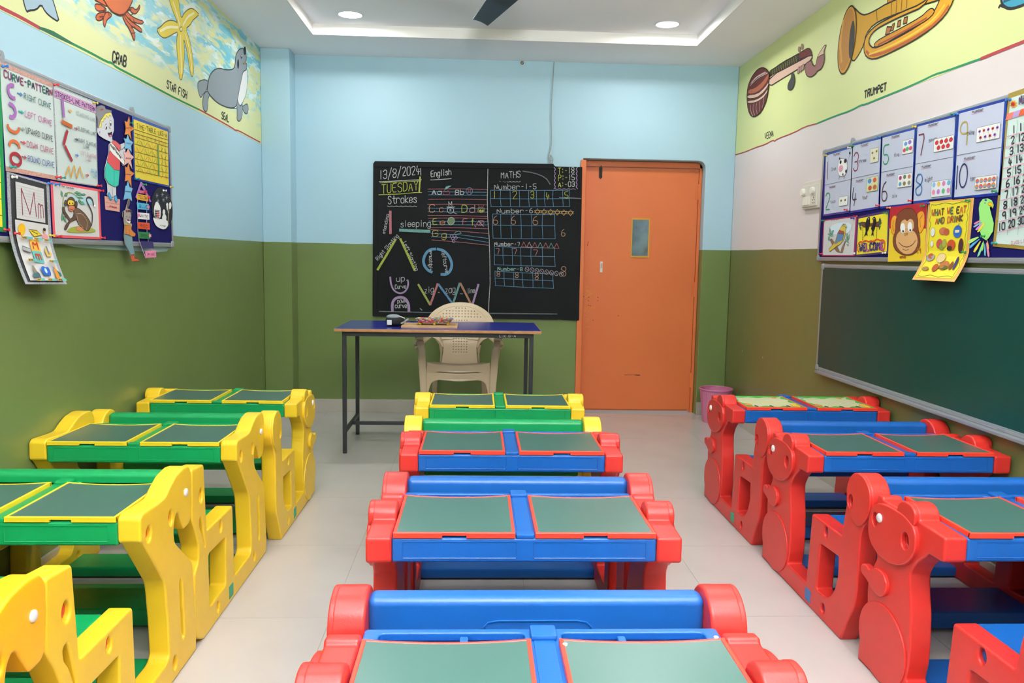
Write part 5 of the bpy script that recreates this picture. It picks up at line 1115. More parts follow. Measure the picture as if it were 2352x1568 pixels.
d = [('p', [(75, 80), (90, 55), (125, 45), (155, 55), (165, 80), (222, 95), (218, 112), (170, 120), (120, 180), (100, 260), (88, 250), (92, 180), (78, 130)], '85868a', '4a4a4e'), ('p', [(115, 85), (140, 78), (145, 90), (118, 95)], 'c03a3a'),
     ('p', [(100, 255), (120, 185), (165, 122), (212, 112), (215, 150), (200, 135), (190, 165), (175, 140), (160, 175), (150, 165), (145, 200), (130, 195), (125, 245)], 'ece06a', '8a8a3a'),
     ('p', ell(168, 245, 9, 26, 14), 'f4f4f4', '2a2a2a'), ('p', ell(210, 212, 9, 24, 14), 'f4f4f4', '2a2a2a'), ('p', ell(170, 255, 5, 14, 10), '1c1c1c'), ('p', ell(211, 220, 5, 13, 10), '1c1c1c'),
     ('p', [(182, 300), (200, 305), (222, 288), (220, 325), (210, 343), (195, 330)], '3a2024', '1c1c1c', 1), ('p', [(195, 328), (205, 318), (218, 322), (210, 342)], 'e27ab0'), ('l', [(195, 240), (200, 262), (208, 258)], '3a3a3a'), ('l', [(100, 300), (112, 285), (108, 310)], '3a3a3a'),
     ('p', [(228, 372), (250, 372), (298, 412), (300, 460), (290, 470), (240, 410), (220, 400)], 'd8666a', '5a2a2e'), ('p', [(200, 400), (215, 390), (245, 420), (300, 500), (340, 570), (330, 600), (295, 560), (230, 500), (200, 460)], 'f1f1ee', '4a4a4a'),
     ('p', [(200, 465), (235, 505), (296, 560), (293, 650), (240, 640), (185, 585), (178, 550)], 'd8555a', '5a2a2e'), ('p', [(178, 570), (240, 640), (292, 652), (280, 785), (245, 800), (190, 770), (155, 710), (155, 640)], '3fc4ae', '1f5a50'),
     ('l', [(240, 650), (240, 795)], '1f5a50'), ('p', [(178, 862), (195, 850), (215, 890), (222, 915), (205, 922)], '4fa8d8', '1c3a5a'), ('p', [(240, 885), (262, 878), (274, 930), (262, 942), (245, 920)], '4fa8d8', '1c3a5a'), ('l', [(222, 795), (225, 880)], '4a4a4a'), ('l', [(300, 412), (305, 460), (330, 440)], '4a4a4a'),
     ('t', 'Magic', (204, 424), (262, 470), 24, .003, '2a2a2a', .02), ('t', 'words', (256, 480), (305, 540), 22, .003, '2a2a2a', .02)]
cutout('boy_cutout', 'paper cut-out of a smiling boy with grey hat, red shirt and Magic words sash', 'paper cut-out', K7, NL, boy, 'd0d3da', d, lift=.0016)
cutout('box_cutout', 'pink scribbled paper block under the feet of the paper boy', 'paper cut-out', K7, NL, [(160, 885), (300, 915), (298, 1030), (168, 1010)], 'dba398', [('l', [(170, 900), (290, 930)], 'b07a70', .002), ('l', [(168, 940), (230, 955), (295, 960)], 'b07a70', .002), ('l', [(170, 980), (290, 1000)], 'b07a70', .002), ('t', 'please', (205, 985), (270, 998), 16, .003, 'a03a3a', .1)], lift=.0002)
ST = [('top', 'orange', 'e08a45', [(375, 150), (383, 200), (378, 232), (425, 262), (385, 290), (398, 372), (368, 312), (335, 318), (345, 262), (335, 190), (358, 205)], 'sorry'),
      ('second', 'blue', '7fc0e2', [(365, 315), (380, 365), (415, 390), (395, 420), (400, 480), (372, 445), (335, 448), (342, 400), (330, 350), (352, 358)], 'thank'),
      ('third', 'pink', 'e8b0a8', [(372, 442), (395, 500), (425, 525), (395, 555), (410, 635), (372, 575), (330, 605), (340, 540), (328, 470), (352, 485)], 'excuse'),
      ('fourth', 'deep orange', 'dd8a48', [(378, 578), (390, 650), (432, 675), (398, 705), (405, 805), (375, 740), (345, 748), (350, 690), (345, 610), (362, 625)], 'please'),
      ('lowest', 'light blue', '7abbe0', [(375, 735), (388, 800), (418, 815), (402, 860), (412, 930), (378, 905), (335, 920), (345, 860), (352, 790), (362, 790)], 'welcome')]
for i, (ps, cn, c_, pts, t_) in enumerate(ST):
    cutout('star_cutout', '%s paper star, %s in the chain of stars beside the paper boy' % (cn, ps), 'paper star', K7, NL, pts, c_, [('l', pts+[pts[0]], '8a5a3a' if 'orange' in cn else '5a7a9a', .0015), ('t', t_, (350, sum(q[1] for q in pts)/len(pts)+6), (398, sum(q[1] for q in pts)/len(pts)+10), 14, .0016, '5a4a5a', .05)], lift=.0005+.0013*(4-i), group='chain of paper stars')
clown = [(370, 905), (384, 915), (378, 960), (362, 1000), (395, 1015), (402, 1040), (390, 1080), (385, 1130), (400, 1145), (392, 1190), (430, 1230), (428, 1255), (400, 1258), (410, 1330), (425, 1420), (420, 1455), (462, 1470), (465, 1482), (400, 1488), (388, 1450), (372, 1400), (335, 1330), (325, 1260), (330, 1160), (322, 1100), (310, 1070), (312, 1030), (340, 1010), (352, 960)]
d = [('p', [(370, 905), (384, 915), (376, 960), (362, 1000), (350, 1000), (352, 960)], '6a5a54'), ('p', [(312, 1030), (325, 1022), (325, 1105), (312, 1075)], '3a3436'), ('p', [(380, 1010), (400, 1020), (402, 1040), (390, 1070)], '3a3436'), ('p', [(340, 1012), (375, 1012), (388, 1030), (345, 1035)], '3a3436'), ('p', [(345, 1018), (362, 1014), (366, 1028), (350, 1030)], 'c03a3a'),
     ('p', [(335, 1090), (360, 1115), (385, 1110), (378, 1142), (352, 1128)], 'f0f0f0', '2a2a2a'), ('p', ell(361, 1106, 10, 9, 12), '8a2a3a'), ('l', [(342, 1080), (350, 1068), (358, 1082)], '1c1c1c'), ('l', [(368, 1085), (376, 1072), (382, 1086)], '1c1c1c'), ('p', [(330, 1130), (365, 1150), (398, 1145), (392, 1170), (345, 1150)], 'c9b24a'),
     ('p', [(328, 1150), (385, 1160), (395, 1200), (430, 1232), (425, 1256), (390, 1258), (370, 1240), (330, 1235)], 'd0803a', '6a3a1a'), ('p', [(325, 1235), (400, 1262), (405, 1330), (424, 1420), (390, 1428), (365, 1385), (332, 1325)], '7a9aa2', '3a5a64'), ('l', [(340, 1160), (345, 1240)], '5a7a84', .003), ('l', [(372, 1165), (378, 1250)], '5a7a84', .003),
     ('p', [(385, 1430), (418, 1425), (420, 1455), (462, 1470), (462, 1483), (400, 1488), (388, 1460)], 'c8603a', '6a2a1a')]
cutout('clown_cutout', 'paper cut-out of a clown in blue dungarees hanging below the chain of stars', 'paper cut-out', K7, NL, clown, 'a8a29c', d, lift=.0065)
# -- timetable
F = quadF(c1L, (818, 448), (1046, 533), (1053, 893), (830, 845))
p = Poster('timetable_chart', 'yellow TIME-TABLE chart with blue tape edges on the left noticeboard', 'chart', F, NL); p.sheet(BLUT, 'blue_backing'); p.sheet(mat('timetable_yellow', 'e3cc35', .5), 'paper', u0=.035, u1=.965, v0=.03, v1=.955)
a = p.art(); uvt(a, 'TIME-TABLE-LKG-A', .10, .83, .93, .85, .075, .003, '6a6a2a', .06)
for i, y in enumerate((.80, .74, .68, .57, .45, .34, .23, .15)): a.line([(.04, y), (.96, y+.01)], .0022, '5a5a24')
for x in (.16, .27, .38, .49, .60, .68, .77, .87): a.line([(x, .80), (x+.01, .15)], .0018, '7a7a2a')
for r_ in range(5):
    for c_ in range(8):
        x = .07+c_*.11; y = .585-r_*.11; s_ = 1 if (c_+r_) % 2 else -1
        if c_ == 5: continue
        a.line([(x+.01, y+.035*s_+.02), (x+.065, y-.035*s_+.02)], .0035, ['6a9a3a', 'd8702a', '8a8a2a', 'c87a2a', '7aa03a'][(c_*2+r_) % 5])
a.line([(.655, .66), (.665, .18)], .014, '5f9a5a')
for c_ in range(7): uvt(a, 'MTWTFSM'[c_], .10+c_*.115, .70, .135+c_*.115, .70, .03, .0018, 'a05a2a', 0)
p.done(a, 'lettering')
# -- colour ladder: strips on two cords
lad = thing('colour_ladder', 'paper roof and cords carrying a ladder of coloured name strips', 'paper craft', tuple(K7(510, 1000)))
bm = cut(K7, NL, [(440, 895), (488, 752), (500, 756), (522, 800), (585, 935), (572, 940), (492, 790), (450, 905)], .0012, .0030); rel(obj('paper_roof', bm, flat('a274b8'), sm=0), lad)
bm = bmesh.new()
for x0, x1 in ((462, 500), (546, 582)):
    pts = [K7(x0+(x1-x0)*max(0, (y-1200)/260), y)+Vector(NL)*(.0025+(.02*max(0, (y-1300)/160) if y > 1300 else 0)) for y in range(900, 1461, 80)]; tube(bm, pts, .0016, 5)
rel(obj('cords', bm, flat('b8a0c8')), lad); lad.children[-1]['kind'] = 'stuff'
STR = [('pink top', 'd0608a', [(470, 828), (540, 840), (532, 862), (478, 858)], '', 0), ('mustard YELLOW', 'd9a53a', [(452, 862), (550, 880), (555, 935), (450, 915)], 'YELLOW', .002), ('sky BLUE', '55b4dc', [(448, 942), (556, 958), (562, 1013), (455, 1005)], 'BLUE', .003), ('WHITE', 'e8e8ea', [(455, 1035), (563, 1045), (565, 1103), (460, 1095)], 'WHITE', .003), ('orange RED', 'd9532a', [(456, 1125), (566, 1133), (568, 1195), (462, 1185)], 'RED', .003),
       ('dark GREEN', '2a8048', [(462, 1213), (570, 1222), (572, 1280), (468, 1275)], 'GREEN', .004), ('navy', '3a3568', [(470, 1300), (585, 1305), (593, 1367), (485, 1360)], '', .010), ('pink PINK', 'e88ab0', [(498, 1390), (595, 1385), (600, 1447), (503, 1455)], 'PINK', .018)]
for nm, c_, q, t_, lf in STR:
    d = [('t', t_, (q[3][0]+15, q[3][1]-16), (q[2][0]-15, q[2][1]-14), 26, .0025, '3a3030', .03)] if t_ else [('l', [q[3], q[2]], c_, .001)]
    cutout('colour_strip', ('%s paper strip on the colour ladder' % nm), 'paper strip', K7, NL, q, c_, d, lift=lf+.002, group='colour ladder strips')
for i, (x, y) in enumerate(((530, 845), (558, 895), (552, 985), (465, 1060), (568, 1250))):
    o_ = obj('paper_flower', cut(K7, NL, [(x+(15 if k % 2 else 9)*cos(k*pi/5), y+(20 if k % 2 else 12)*sin(k*pi/5)) for k in range(10)], .001, .0065), flat(['c8304a', 'c8304a', 'd88a9a', 'e27aa0', 'e89ab0'][i]), sm=0)
    tag(o_, ['small red flower on the right slope of the ladder roof', 'small red flower at the foot of the ladder roof', 'small dusty flower on the sky blue strip', 'pink flower on the left of the WHITE strip', 'pink butterfly shape at the right of the green strip'][i], 'paper flower')
# -- snow oval
ov = ell(690, 1000, 96, 196, 30, -.10)
d = [('p', [(600, 1075), (640, 1100), (690, 1095), (740, 1110), (750, 1150), (715, 1195), (660, 1180), (625, 1150)], 'e8ecec', None, 1), ('p', [(610, 1000), (635, 925), (665, 960), (678, 1010), (672, 1100), (620, 1090)], 'eceeee', None, 1), ('p', [(620, 1010), (665, 1015), (664, 1095), (622, 1080)], '3a3232'),
     ('p', [(640, 1030), (662, 1032), (660, 1095), (640, 1088)], 'c8303a'), ('p', ell(705, 1035, 12, 28, 12), 'eceeee'), ('p', ell(708, 1085, 20, 34, 14), 'e6eaea'), ('l', [(740, 1140), (748, 1060), (752, 1000)], 'd9c9a0', .006), ('l', [(745, 1040), (725, 960)], 'e8e4dc', .004), ('l', [(750, 1000), (768, 940)], 'e8e4dc', .004), ('t', 'winter', (668, 1160), (725, 1172), 16, .002, '5a6a6a', .05)]
for x, y in ((640, 880), (690, 870), (700, 920), (728, 900), (650, 930)):
    for k in range(3): d.append(('l', [(x-12*cos(k*pi/3), y-20*sin(k*pi/3)), (x+12*cos(k*pi/3), y+20*sin(k*pi/3))], 'a8b4bc', .0022))
for k in range(5): d.append(('l', [(622, 1020+k*16), (665, 1024+k*16)], 'e8e8e8', .0025))
d += [('p', [(724, 945), (745, 950), (740, 1010), (730, 1015)], 'e8eaea', None, 1), ('p', [(750, 940), (775, 950), (770, 1000), (752, 1010)], 'e8eaea', None, 1)]
cutout('winter_picture', 'oval black card with cotton snow house and snowman on the left noticeboard', 'picture', K7, NL, ov, '22242a', d, lift=.0006)

# -- right board: number sheets
NUM = [('1', 'One', '8a3a5a', '2', 'two', '2f9a5a', (195, 520), (383, 460), (360, 915), (178, 945)), ('3', 'three', '8a2a3a', '4', 'four', '3a3a4a', (398, 445), (597, 392), (577, 885), (376, 922)),
       ('5', 'five', '2f9a6a', '6', 'six', '4a2a34', (618, 385), (853, 320), (828, 860), (598, 888)), ('7', 'seven', '7a2a3a', '8', 'eight', '3a7ab8', (880, 300), (1162, 222), (1130, 815), (846, 850)),
       ('9', 'Nine', 'b09a4a', '10', 'ten', '2a2a5a', (1190, 200), (1535, 104), (1485, 785), (1150, 822))]
SHC = ['cow', 'flowers', 'sunflowers', 'insects']
for i, (n1, w1_, c1_, n2, w2_, c2_, tl, tr_, br_, bl_) in enumerate(NUM):
    m_ = 14; F = quadF(q5, (tl[0]-m_, tl[1]-m_*1.2), (tr_[0]+m_, tr_[1]-m_*1.6), (br_[0]+m_, br_[1]+m_*1.8), (bl_[0]-m_, bl_[1]+m_*1.8))
    p = Poster('number_sheet', 'blue-taped number sheet with big %s above %s on the right noticeboard' % (w1_.lower(), w2_), 'number sheet', F, NR, 'number sheets on the right noticeboard'); p.sheet(BLUT, 'blue_tape_backing')
    bu, bv = .045, .030; p.sheet(PAPB, 'paper', u0=bu, u1=1-bu, v0=bv, v1=1-bv)
    a = p.art(); a.line([(bu, .5), (1-bu, .5)], .0016, '3a3a3a')
    WP = [((.27, .43, .70), (.27, .47, .19)), ((.26, .53, .70), (.45, .62, .17)), ((.42, .57, .67), (.42, .56, .13)), ((.36, .56, .74), (.32, .51, .26)), ((.28, .41, .70), (.38, .49, .19))][i]
    for y, n_, w_, c_, wp in ((.5, n1, w1_, c1_, WP[0]), (0, n2, w2_, c2_, WP[1])):
        nu = .33 if y else .22
        uvt(a, 'Number', nu, y+.435, nu+.24, y+.435, .030, .0020, '5a5a5c', .03); a.line([(nu-.01, y+.425), (nu+.24, y+.425)], .0014, 'c86a80')
        if n_ == '10': uvt(a, '1', .06, y+.12, .12, y+.12, .26, .0065, c_, 0); a.line(ell(.23, y+.26, .085, .13, 24), .0065, c_, True)
        elif n_ == '1': a.line([(.12, y+.36), (.13, y+.08)], .006, c_)
        else: uvt(a, n_, .09, y+.10, .27, y+.10, .26, .0065, c_, 0)
        uvt(a, w_, wp[0], wp[2], wp[1], wp[2]+.002, .048, .0024, '6a6a6e', .04)
    p.done(a, 'lettering')
    a = p.art()
    def card(x0, x1, y0, y1, c_='e9ebe6'): a.poly([(x0+.01, y0), (x1-.01, y0), (x1, y0+.01), (x1, y1-.01), (x1-.01, y1), (x0+.01, y1), (x0, y1-.01), (x0, y0+.01)], c_, '6a6a6a', .0012)
    def fl(x, y, c_, k='2a2a1c', r=.028):
        a.poly([(x+(r if j % 2 else r*.6)*cos(j*pi/6), y+(r if j % 2 else r*.6)*.62*sin(j*pi/6)) for j in range(12)], c_); a.poly(ell(x, y, r*.4, r*.25, 8), k); a.line([(x, y-r*.6), (x+.004, y-r*1.2)], .0012, '4a6a3a')
    if i == 0:
        a.poly([(.52, .80), (.60, .86), (.72, .84), (.80, .80), (.84, .70), (.80, .60), (.72, .57), (.60, .58), (.54, .62), (.50, .70)], 'f0f0ee', '2a2a2a', .0018, 1)
        for q in (ell(.60, .80, .035, .03, 10), ell(.76, .80, .045, .035, 10), ell(.80, .64, .03, .025, 10), ell(.70, .60, .02, .02, 8), ell(.56, .86, .02, .02, 8), ell(.90, .90, .025, .02, 8)): a.poly(q, '2a2a2c')
        a.poly(ell(.62, .70, .07, .045, 14), 'e0a0b4', 'a05a74', .0015); a.line([(.82, .76), (.88, .84), (.90, .90)], .0016, '2a2a2a'); a.line([(.58, .58), (.57, .53)], .004, '2a2a2c'); a.line([(.74, .57), (.74, .53)], .004, '2a2a2c')
        card(.60, .90, .12, .26); fl(.68, .20, 'a89a4a', r=.04); fl(.82, .20, 'a89a4a', r=.04)
    elif i == 1:
        card(.66, .92, .66, .86, 'dfe0c8'); [fl(x, y, 'c0a83a', r=.04) for x, y in ((.73, .80), (.86, .81), (.79, .72))]
        card(.58, .94, .26, .46, 'd6dca0'); a.poly([(.60, .36), (.76, .36), (.76, .44), (.60, .44)], 'b8dce4'); [a.poly(ell(x, y, .06, .035, 10), c_) for x, y, c_ in ((.68, .41, '5a8ab0'), (.84, .41, 'd05a4a'), (.70, .31, 'c0503a'), (.85, .31, 'b86a4a'))]
    elif i == 2:
        card(.66, .95, .68, .86); [a.poly(ell(x, y, .045, .028, 10), c_) for x, y, c_ in ((.75, .81, '5aa0d8'), (.86, .82, '8a6ac8'), (.72, .73, 'd84a6a'), (.80, .74, '4ab06a'), (.89, .74, 'd84a7a'))]
        card(.56, .96, .25, .42); [a.poly(ell(x, y, .042, .028, 10), c_) for x, y, c_ in ((.64, .375, 'a83a7a'), (.76, .38, '6a7a5a'), (.89, .375, 'b87a5a'), (.64, .295, '5a9ac0'), (.76, .295, '8a7a4a'), (.89, .295, '8a8a7a'))]
    elif i == 3:
        card(.50, .96, .60, .76)
        for x, y in [(.57+k*.11, .71) for k in range(4)]+[(.62+k*.11, .645) for k in range(3)]: a.poly(ell(x, y, .042, .026, 12), 'c8303a', '7a1a24', .001); a.line([(x, y+.024), (x+.01, y+.035)], .002, '3a6a2a')
        card(.50, .95, .05, .24, 'dfe6ec')
        for k in range(8): a.poly(ell(.56+(k % 4)*.115, .20 if k < 4 else .11, .038, .032, 10), ['8ab8e0', 'e0c05a', 'd07ab0', '6ab0d8', 'e08a9a', 'c07ad0', '6ab07a', 'd88ab0'][k])
    else:
        card(.46, .92, .60, .76)
        for k in range(9): fl((.52+k*.088) if k < 5 else (.55+(k-5)*.095), .715 if k < 5 else .645, ['9a5ac8', 'c83a4a'][k % 2], r=.034)
        card(.50, .93, .08, .22)
        for k in range(10): a.poly(ell(.55+(k % 5)*.083, .175 if k < 5 else .115, .036, .024, 12), 'e08a4a' if k % 2 else 'd85a4a', '6a4a3a', .001); a.poly([(.52+(k % 5)*.083, .175 if k < 5 else .115), (.58+(k % 5)*.083, .175 if k < 5 else .115), (.55+(k % 5)*.083, .152 if k < 5 else .092)], '4a9ac8')
    p.done(a, 'pictures')
# -- number table with gold edge
F = quadF(q5, (1560, 48), (1900, -70), (1840, 1235), (1440, 1195))
p = Poster('number_table_chart', 'pale green chart of numbers one to thirty with gold tape edge at the right margin', 'chart', F, NR); p.sheet(GOLD, 'gold_backing'); p.sheet(mat('mint_chart_paper', 'cfe4dc', .5, bump=.2, bscale=8), 'paper', u0=.06, u1=.94, v0=.022, v1=.965)
kq = crop(RP, 1840, 200, .306); a = Art(kq, NR, p.lift, .00012)
for j in range(3):
    for i in range(10):
        n_ = str(1+i+10*j); x = 1590+j*72-i*9; y = 350+i*81-(j*22); x0 = x-(20 if len(n_) > 1 else 0)+j*4
        a.text(n_, (x0, y), (x0+(50 if len(n_) > 1 else 26), y-12), 54, .0055, '3a3440', .02)
for i in range(10): a.line([(1555-i*8, 372+i*80), (1800-i*8, 310+i*80)], .0028, 'd88aa8')
for x in (1640, 1720): a.line([(x, 250), (x-80, 1110)], .002, '8a9a94')
a.line([(1556, 290), (1484, 1110)], .002, '8a9a94')
a.text('NUMBERS', (1650, 130), (1800, 90), 56, .006, '5a4a6a', .04); a.text('CLASS L.K.G', (1590, 1182), (1720, 1160), 24, .0022, 'c07a8a', .04); rel(a.build('lettering'), p.o)
a = Art(kq, NR, p.lift+.0004, .0003)
for k, c_ in enumerate(('e8806a', 'b8a0d0', 'e0603a', 'e8a060', 'd86a9a')):
    x = 1555+k*52; y = 200-k*16
    for m_ in range(4): a.poly([(x+m_*13, y-m_*4), (x+m_*13+12, y-m_*4-4), (x+m_*13-6, y+46-m_*3), (x+m_*13-18, y+52-m_*3)], c_)
rel(a.build('paper_fringe'), p.o)
fl_ = thing('rosette', 'yellow and red paper rosette at the top left of the number table chart', 'rosette', tuple(q5(1600, 128)))
for k, (r1, c_, lf) in enumerate(((30, 'e0b02a', .003), (20, 'c8503a', .0045), (10, 'a02a34', .006))):
    rel(obj('petal_ring', cut(q5, NR, [(1600+(r1 if j % 2 else r1*.65)*cos(j*pi/8), 128+(r1*1.1 if j % 2 else r1*.7)*sin(j*pi/8)) for j in range(16)], .001, lf), flat(c_), sm=0), fl_)
# -- bird drawing
K8 = crop(RP, 1820, 330, .1849)
F = quadF(K8, (388, 945), (806, 892), (776, 1400), (368, 1396))
p = Poster('bird_drawing', 'crayon drawing of a yellow and blue bird on a branch with magenta tape edge', 'drawing', F, NR); p.sheet(mat('magenta_tape', 'a02a64', .3), 'tape_backing'); p.sheet(PAPW, 'paper', u0=.035, u1=.965, v0=.035, v1=.965)
a = Art(K8, NR, p.lift, .00012)
a.poly([(470, 1020), (600, 975), (740, 980), (735, 1090), (600, 1130), (470, 1120)], 'd6e6ee', None, 0, 1)
a.poly([(470, 1190), (495, 1180), (540, 1240), (580, 1310), (605, 1350), (560, 1345), (520, 1290)], '8a6a52', '4a3a2c', .002); a.poly([(605, 1350), (620, 1290), (660, 1205), (668, 1210), (645, 1290), (630, 1350)], '8a6a52', '4a3a2c', .002)
for q in ([(470, 1040), (490, 1090), (480, 1130), (465, 1090)], [(445, 1120), (480, 1115), (520, 1150), (480, 1150)], [(500, 1080), (525, 1075), (510, 1120), (485, 1130)], [(455, 1150), (470, 1160), (462, 1210), (450, 1190)], [(680, 1110), (692, 1120), (690, 1190), (675, 1170)], [(700, 1150), (718, 1120), (712, 1180), (690, 1210)], [(655, 1180), (690, 1195), (715, 1235), (680, 1215)], [(680, 1250), (710, 1255), (700, 1270)]): a.poly(q, '6fa88a', '3a6a54', .0015)
a.poly([(610, 1040), (640, 995), (668, 1000), (682, 1030), (672, 1060), (665, 1130), (640, 1200), (600, 1250), (560, 1270), (500, 1320), (470, 1340), (460, 1310), (520, 1240), (545, 1200), (570, 1110), (590, 1075)], 'd2bc4e', '5a4a2a', .002)
a.poly([(590, 1070), (648, 1085), (660, 1110), (645, 1130), (575, 1110)], '9a5244'); a.poly([(575, 1110), (650, 1130), (635, 1190), (580, 1220), (555, 1190)], '5f86b0', '3a4a6a', .0018); a.poly([(550, 1190), (585, 1210), (570, 1235), (530, 1250)], '7a8a8e'); a.poly([(618, 1030), (640, 995), (665, 1000), (650, 1010), (635, 1020)], '6a8488')
a.poly(ell(656, 1026, 4, 6, 8), '1c1c1c'); a.poly([(670, 1030), (686, 1036), (680, 1048), (668, 1045)], '5a4a44'); a.line([(570, 1260), (575, 1300)], .0025, '4a3a2c'); a.text('B for bird', (495, 955), (590, 942), 14, .0014, INK, .05)
rel(a.build('crayon_drawing'), p.o)
# -- welcome sign
F = quadF(K8, (810, 905), (1205, 822), (1190, 1362), (780, 1405))
p = Poster('welcome_sign', 'yellow welcome sign with two black birds on a log and shiny tape edge', 'sign', F, NR); p.sheet(mat('purple_tape', '4a3a78', .3, noise=.8, nscale=20, dark='2a2a50'), 'tape_backing'); p.sheet(PAPY, 'paper', u0=.05, u1=.965, v0=.05, v1=.94)
a = Art(K8, NR, p.lift, .00012)
a.poly([(868, 970), (900, 975), (985, 990), (1080, 965), (1085, 1030), (985, 1025), (900, 1040), (868, 1020)], '6a4030', '3a241a', .002); 
for q in ([(825, 985), (868, 975), (860, 1020), (845, 1030)], [(1095, 915), (1112, 960), (1085, 985), (1080, 950)], [(1100, 970), (1118, 980), (1095, 1010), (1080, 1000)], [(1080, 1010), (1105, 1020), (1085, 1070)], [(840, 1030), (865, 1040), (860, 1080)]): a.poly(q, '2f5a54', '1c3430', .0015)
for q in ([(945, 915), (965, 905), (972, 930), (972, 990), (955, 1060), (935, 1100), (945, 1145), (925, 1130), (898, 1155), (918, 1095), (912, 1000), (930, 940)], [(1020, 905), (1038, 910), (1048, 940), (1048, 1000), (1030, 1060), (1012, 1100), (1020, 1150), (1002, 1130), (985, 1148), (1000, 1090), (985, 1050), (1010, 1000), (1012, 945), (1000, 935)]): a.poly(q, '1e1c1e')
for x, y in ((955, 932), (1022, 930)): a.poly(ell(x, y, 5, 7, 8), 'f0f0f0')
for x0, x1 in ((885, 880), (1060, 1052)):
    for k in range(6): a.line([(x0+(x1-x0)*k/6, 1040+k*28), (x0+(x1-x0)*(k+.6)/6, 1040+k*28+17)], .004, '1e1c1e')
a.line([(835, 1345), (815, 1310), (825, 1240), (850, 1215), (885, 1225), (900, 1205), (930, 1200), (955, 1222), (985, 1202), (1015, 1215), (1045, 1190), (1075, 1185), (1100, 1205), (1130, 1190), (1160, 1215), (1155, 1300), (1130, 1340)], .007, 'd8452a', sm=1)
a.text('WELCOME', (842, 1335), (1140, 1310), 85, .012, ['3a3060', '4a3a7a', 'b04a8a', '3a3a6a'], .04)
for k in range(70): x = random.uniform(842, 1130); y = random.uniform(1240, 1330); a.poly(ell(x, y, 4, 5, 6), random.choice(['e8e0f0', '3a3a6a', 'c84a9a']))
rel(a.build('felt_lettering'), p.o)
# -- monkey face poster
F = quadF(q5, (672, 902), (948, 862), (928, 1300), (652, 1312))
p = Poster('monkey_face_poster', 'poster of a brown monkey face on red and yellow paper', 'poster', F, NR); p.sheet(mat('poster_yellow', 'eccc2c', .5), 'paper')
a = Art(q5, NR, p.lift, .00012)
a.poly([(672, 902), (948, 863), (940, 1060), (660, 1060)], 'b02430')
a.poly([(735, 990), (712, 960), (690, 970), (676, 1010), (676, 1080), (695, 1110), (715, 1095)], 'e8a030', '9a5a1a', .003, 1); a.poly([(870, 960), (895, 930), (922, 930), (932, 970), (928, 1050), (900, 1100), (880, 1080)], 'e8a030', '9a5a1a', .003, 1); a.line([(700, 1000), (690, 1040), (700, 1080)], .003, '7a4a1c'); a.line([(915, 960), (895, 990), (900, 1050)], .003, '7a4a1c')
a.poly([(790, 905), (730, 945), (712, 1010), (712, 1080), (690, 1140), (700, 1210), (740, 1250), (800, 1265), (860, 1250), (895, 1200), (898, 1140), (882, 1060), (882, 980), (850, 915)], '7a4428', '4a2818', .003, 1)
a.poly([(765, 1000), (785, 990), (800, 1010), (820, 985), (850, 1000), (852, 1070), (800, 1090), (745, 1075), (750, 1020)], 'dbab74', None, 0, 1); a.poly([(745, 1075), (715, 1120), (718, 1190), (760, 1245), (805, 1258), (850, 1240), (880, 1180), (878, 1120), (850, 1075), (800, 1062)], 'd9a86e', '8a5a34', .0015, 1)
for x, y in ((768, 1058), (822, 1050)): a.poly(ell(x, y, 19, 40, 18), 'f2f2ee', '9a9a90', .0012); a.poly(ell(x+2, y+24, 6, 10, 10), '1c1c1c')
a.line([(738, 1165), (770, 1195), (805, 1202), (845, 1180), (865, 1150)], .003, '3a2418', sm=1); a.line([(768, 1215), (790, 1225), (812, 1218)], .0025, '3a2418'); a.line(ell(786, 1106, 6, 8, 8), .002, '3a2418', True); a.line(ell(800, 1102, 6, 8, 8), .002, '3a2418', True)
a.text('M', (878, 1248), (905, 1245), 40, .005, 'b86a2a'); a.text('monkey', (745, 1285), (792, 1280), 20, .003, 'a04a2a', .05); rel(a.build('painted_face'), p.o)
# -- what we eat and drink, curled below the board
Fb = quadF(q5, (958, 850), (1300, 826), (1240, 1462), (915, 1445))
F = curl(Fb, .36, .052, NR)
p = Poster('food_chart', 'yellow WHAT WE EAT AND DRINK chart with orange edge curling below the right noticeboard', 'chart', F, NR); p.sheet(mat('orange_edge_paper', 'e3ad5a', .55), 'orange_backing', 1, 14)
p.add(obj('paper', sheet(F, NR, 0, .0006, 1, 14, lift=p.lift, u0=.06, u1=.94, v0=.035, v1=.965), PAPY, sm=0)); p.lift += .0012
a = p.art(); wv = [(.09+.025*sin(t*9), t/14*.9+.05) for t in range(15)]; a.line(wv, .0025, '4a6a2a', sm=1); a.line([(1-u, v) for u, v in wv], .0025, '4a6a2a', sm=1); a.line([(t/10*.8+.1, .945+.012*sin(t*5)) for t in range(11)], .0025, '4a6a2a', sm=1); a.line([(t/10*.8+.1, .055+.012*sin(t*5)) for t in range(11)], .0025, '4a6a2a', sm=1)
WC = ['b8602a', '4a6a4a', '8a5a2a', '5a4a2a', 'c87a3a']
uvt(a, 'WHAT WE EAT', .12, .80, .88, .83, .075, .008, WC, .03); uvt(a, 'AND DRINK', .22, .70, .82, .725, .07, .008, WC, .03); p.done(a, 'lettering')
a = p.art(); a.l += .0006
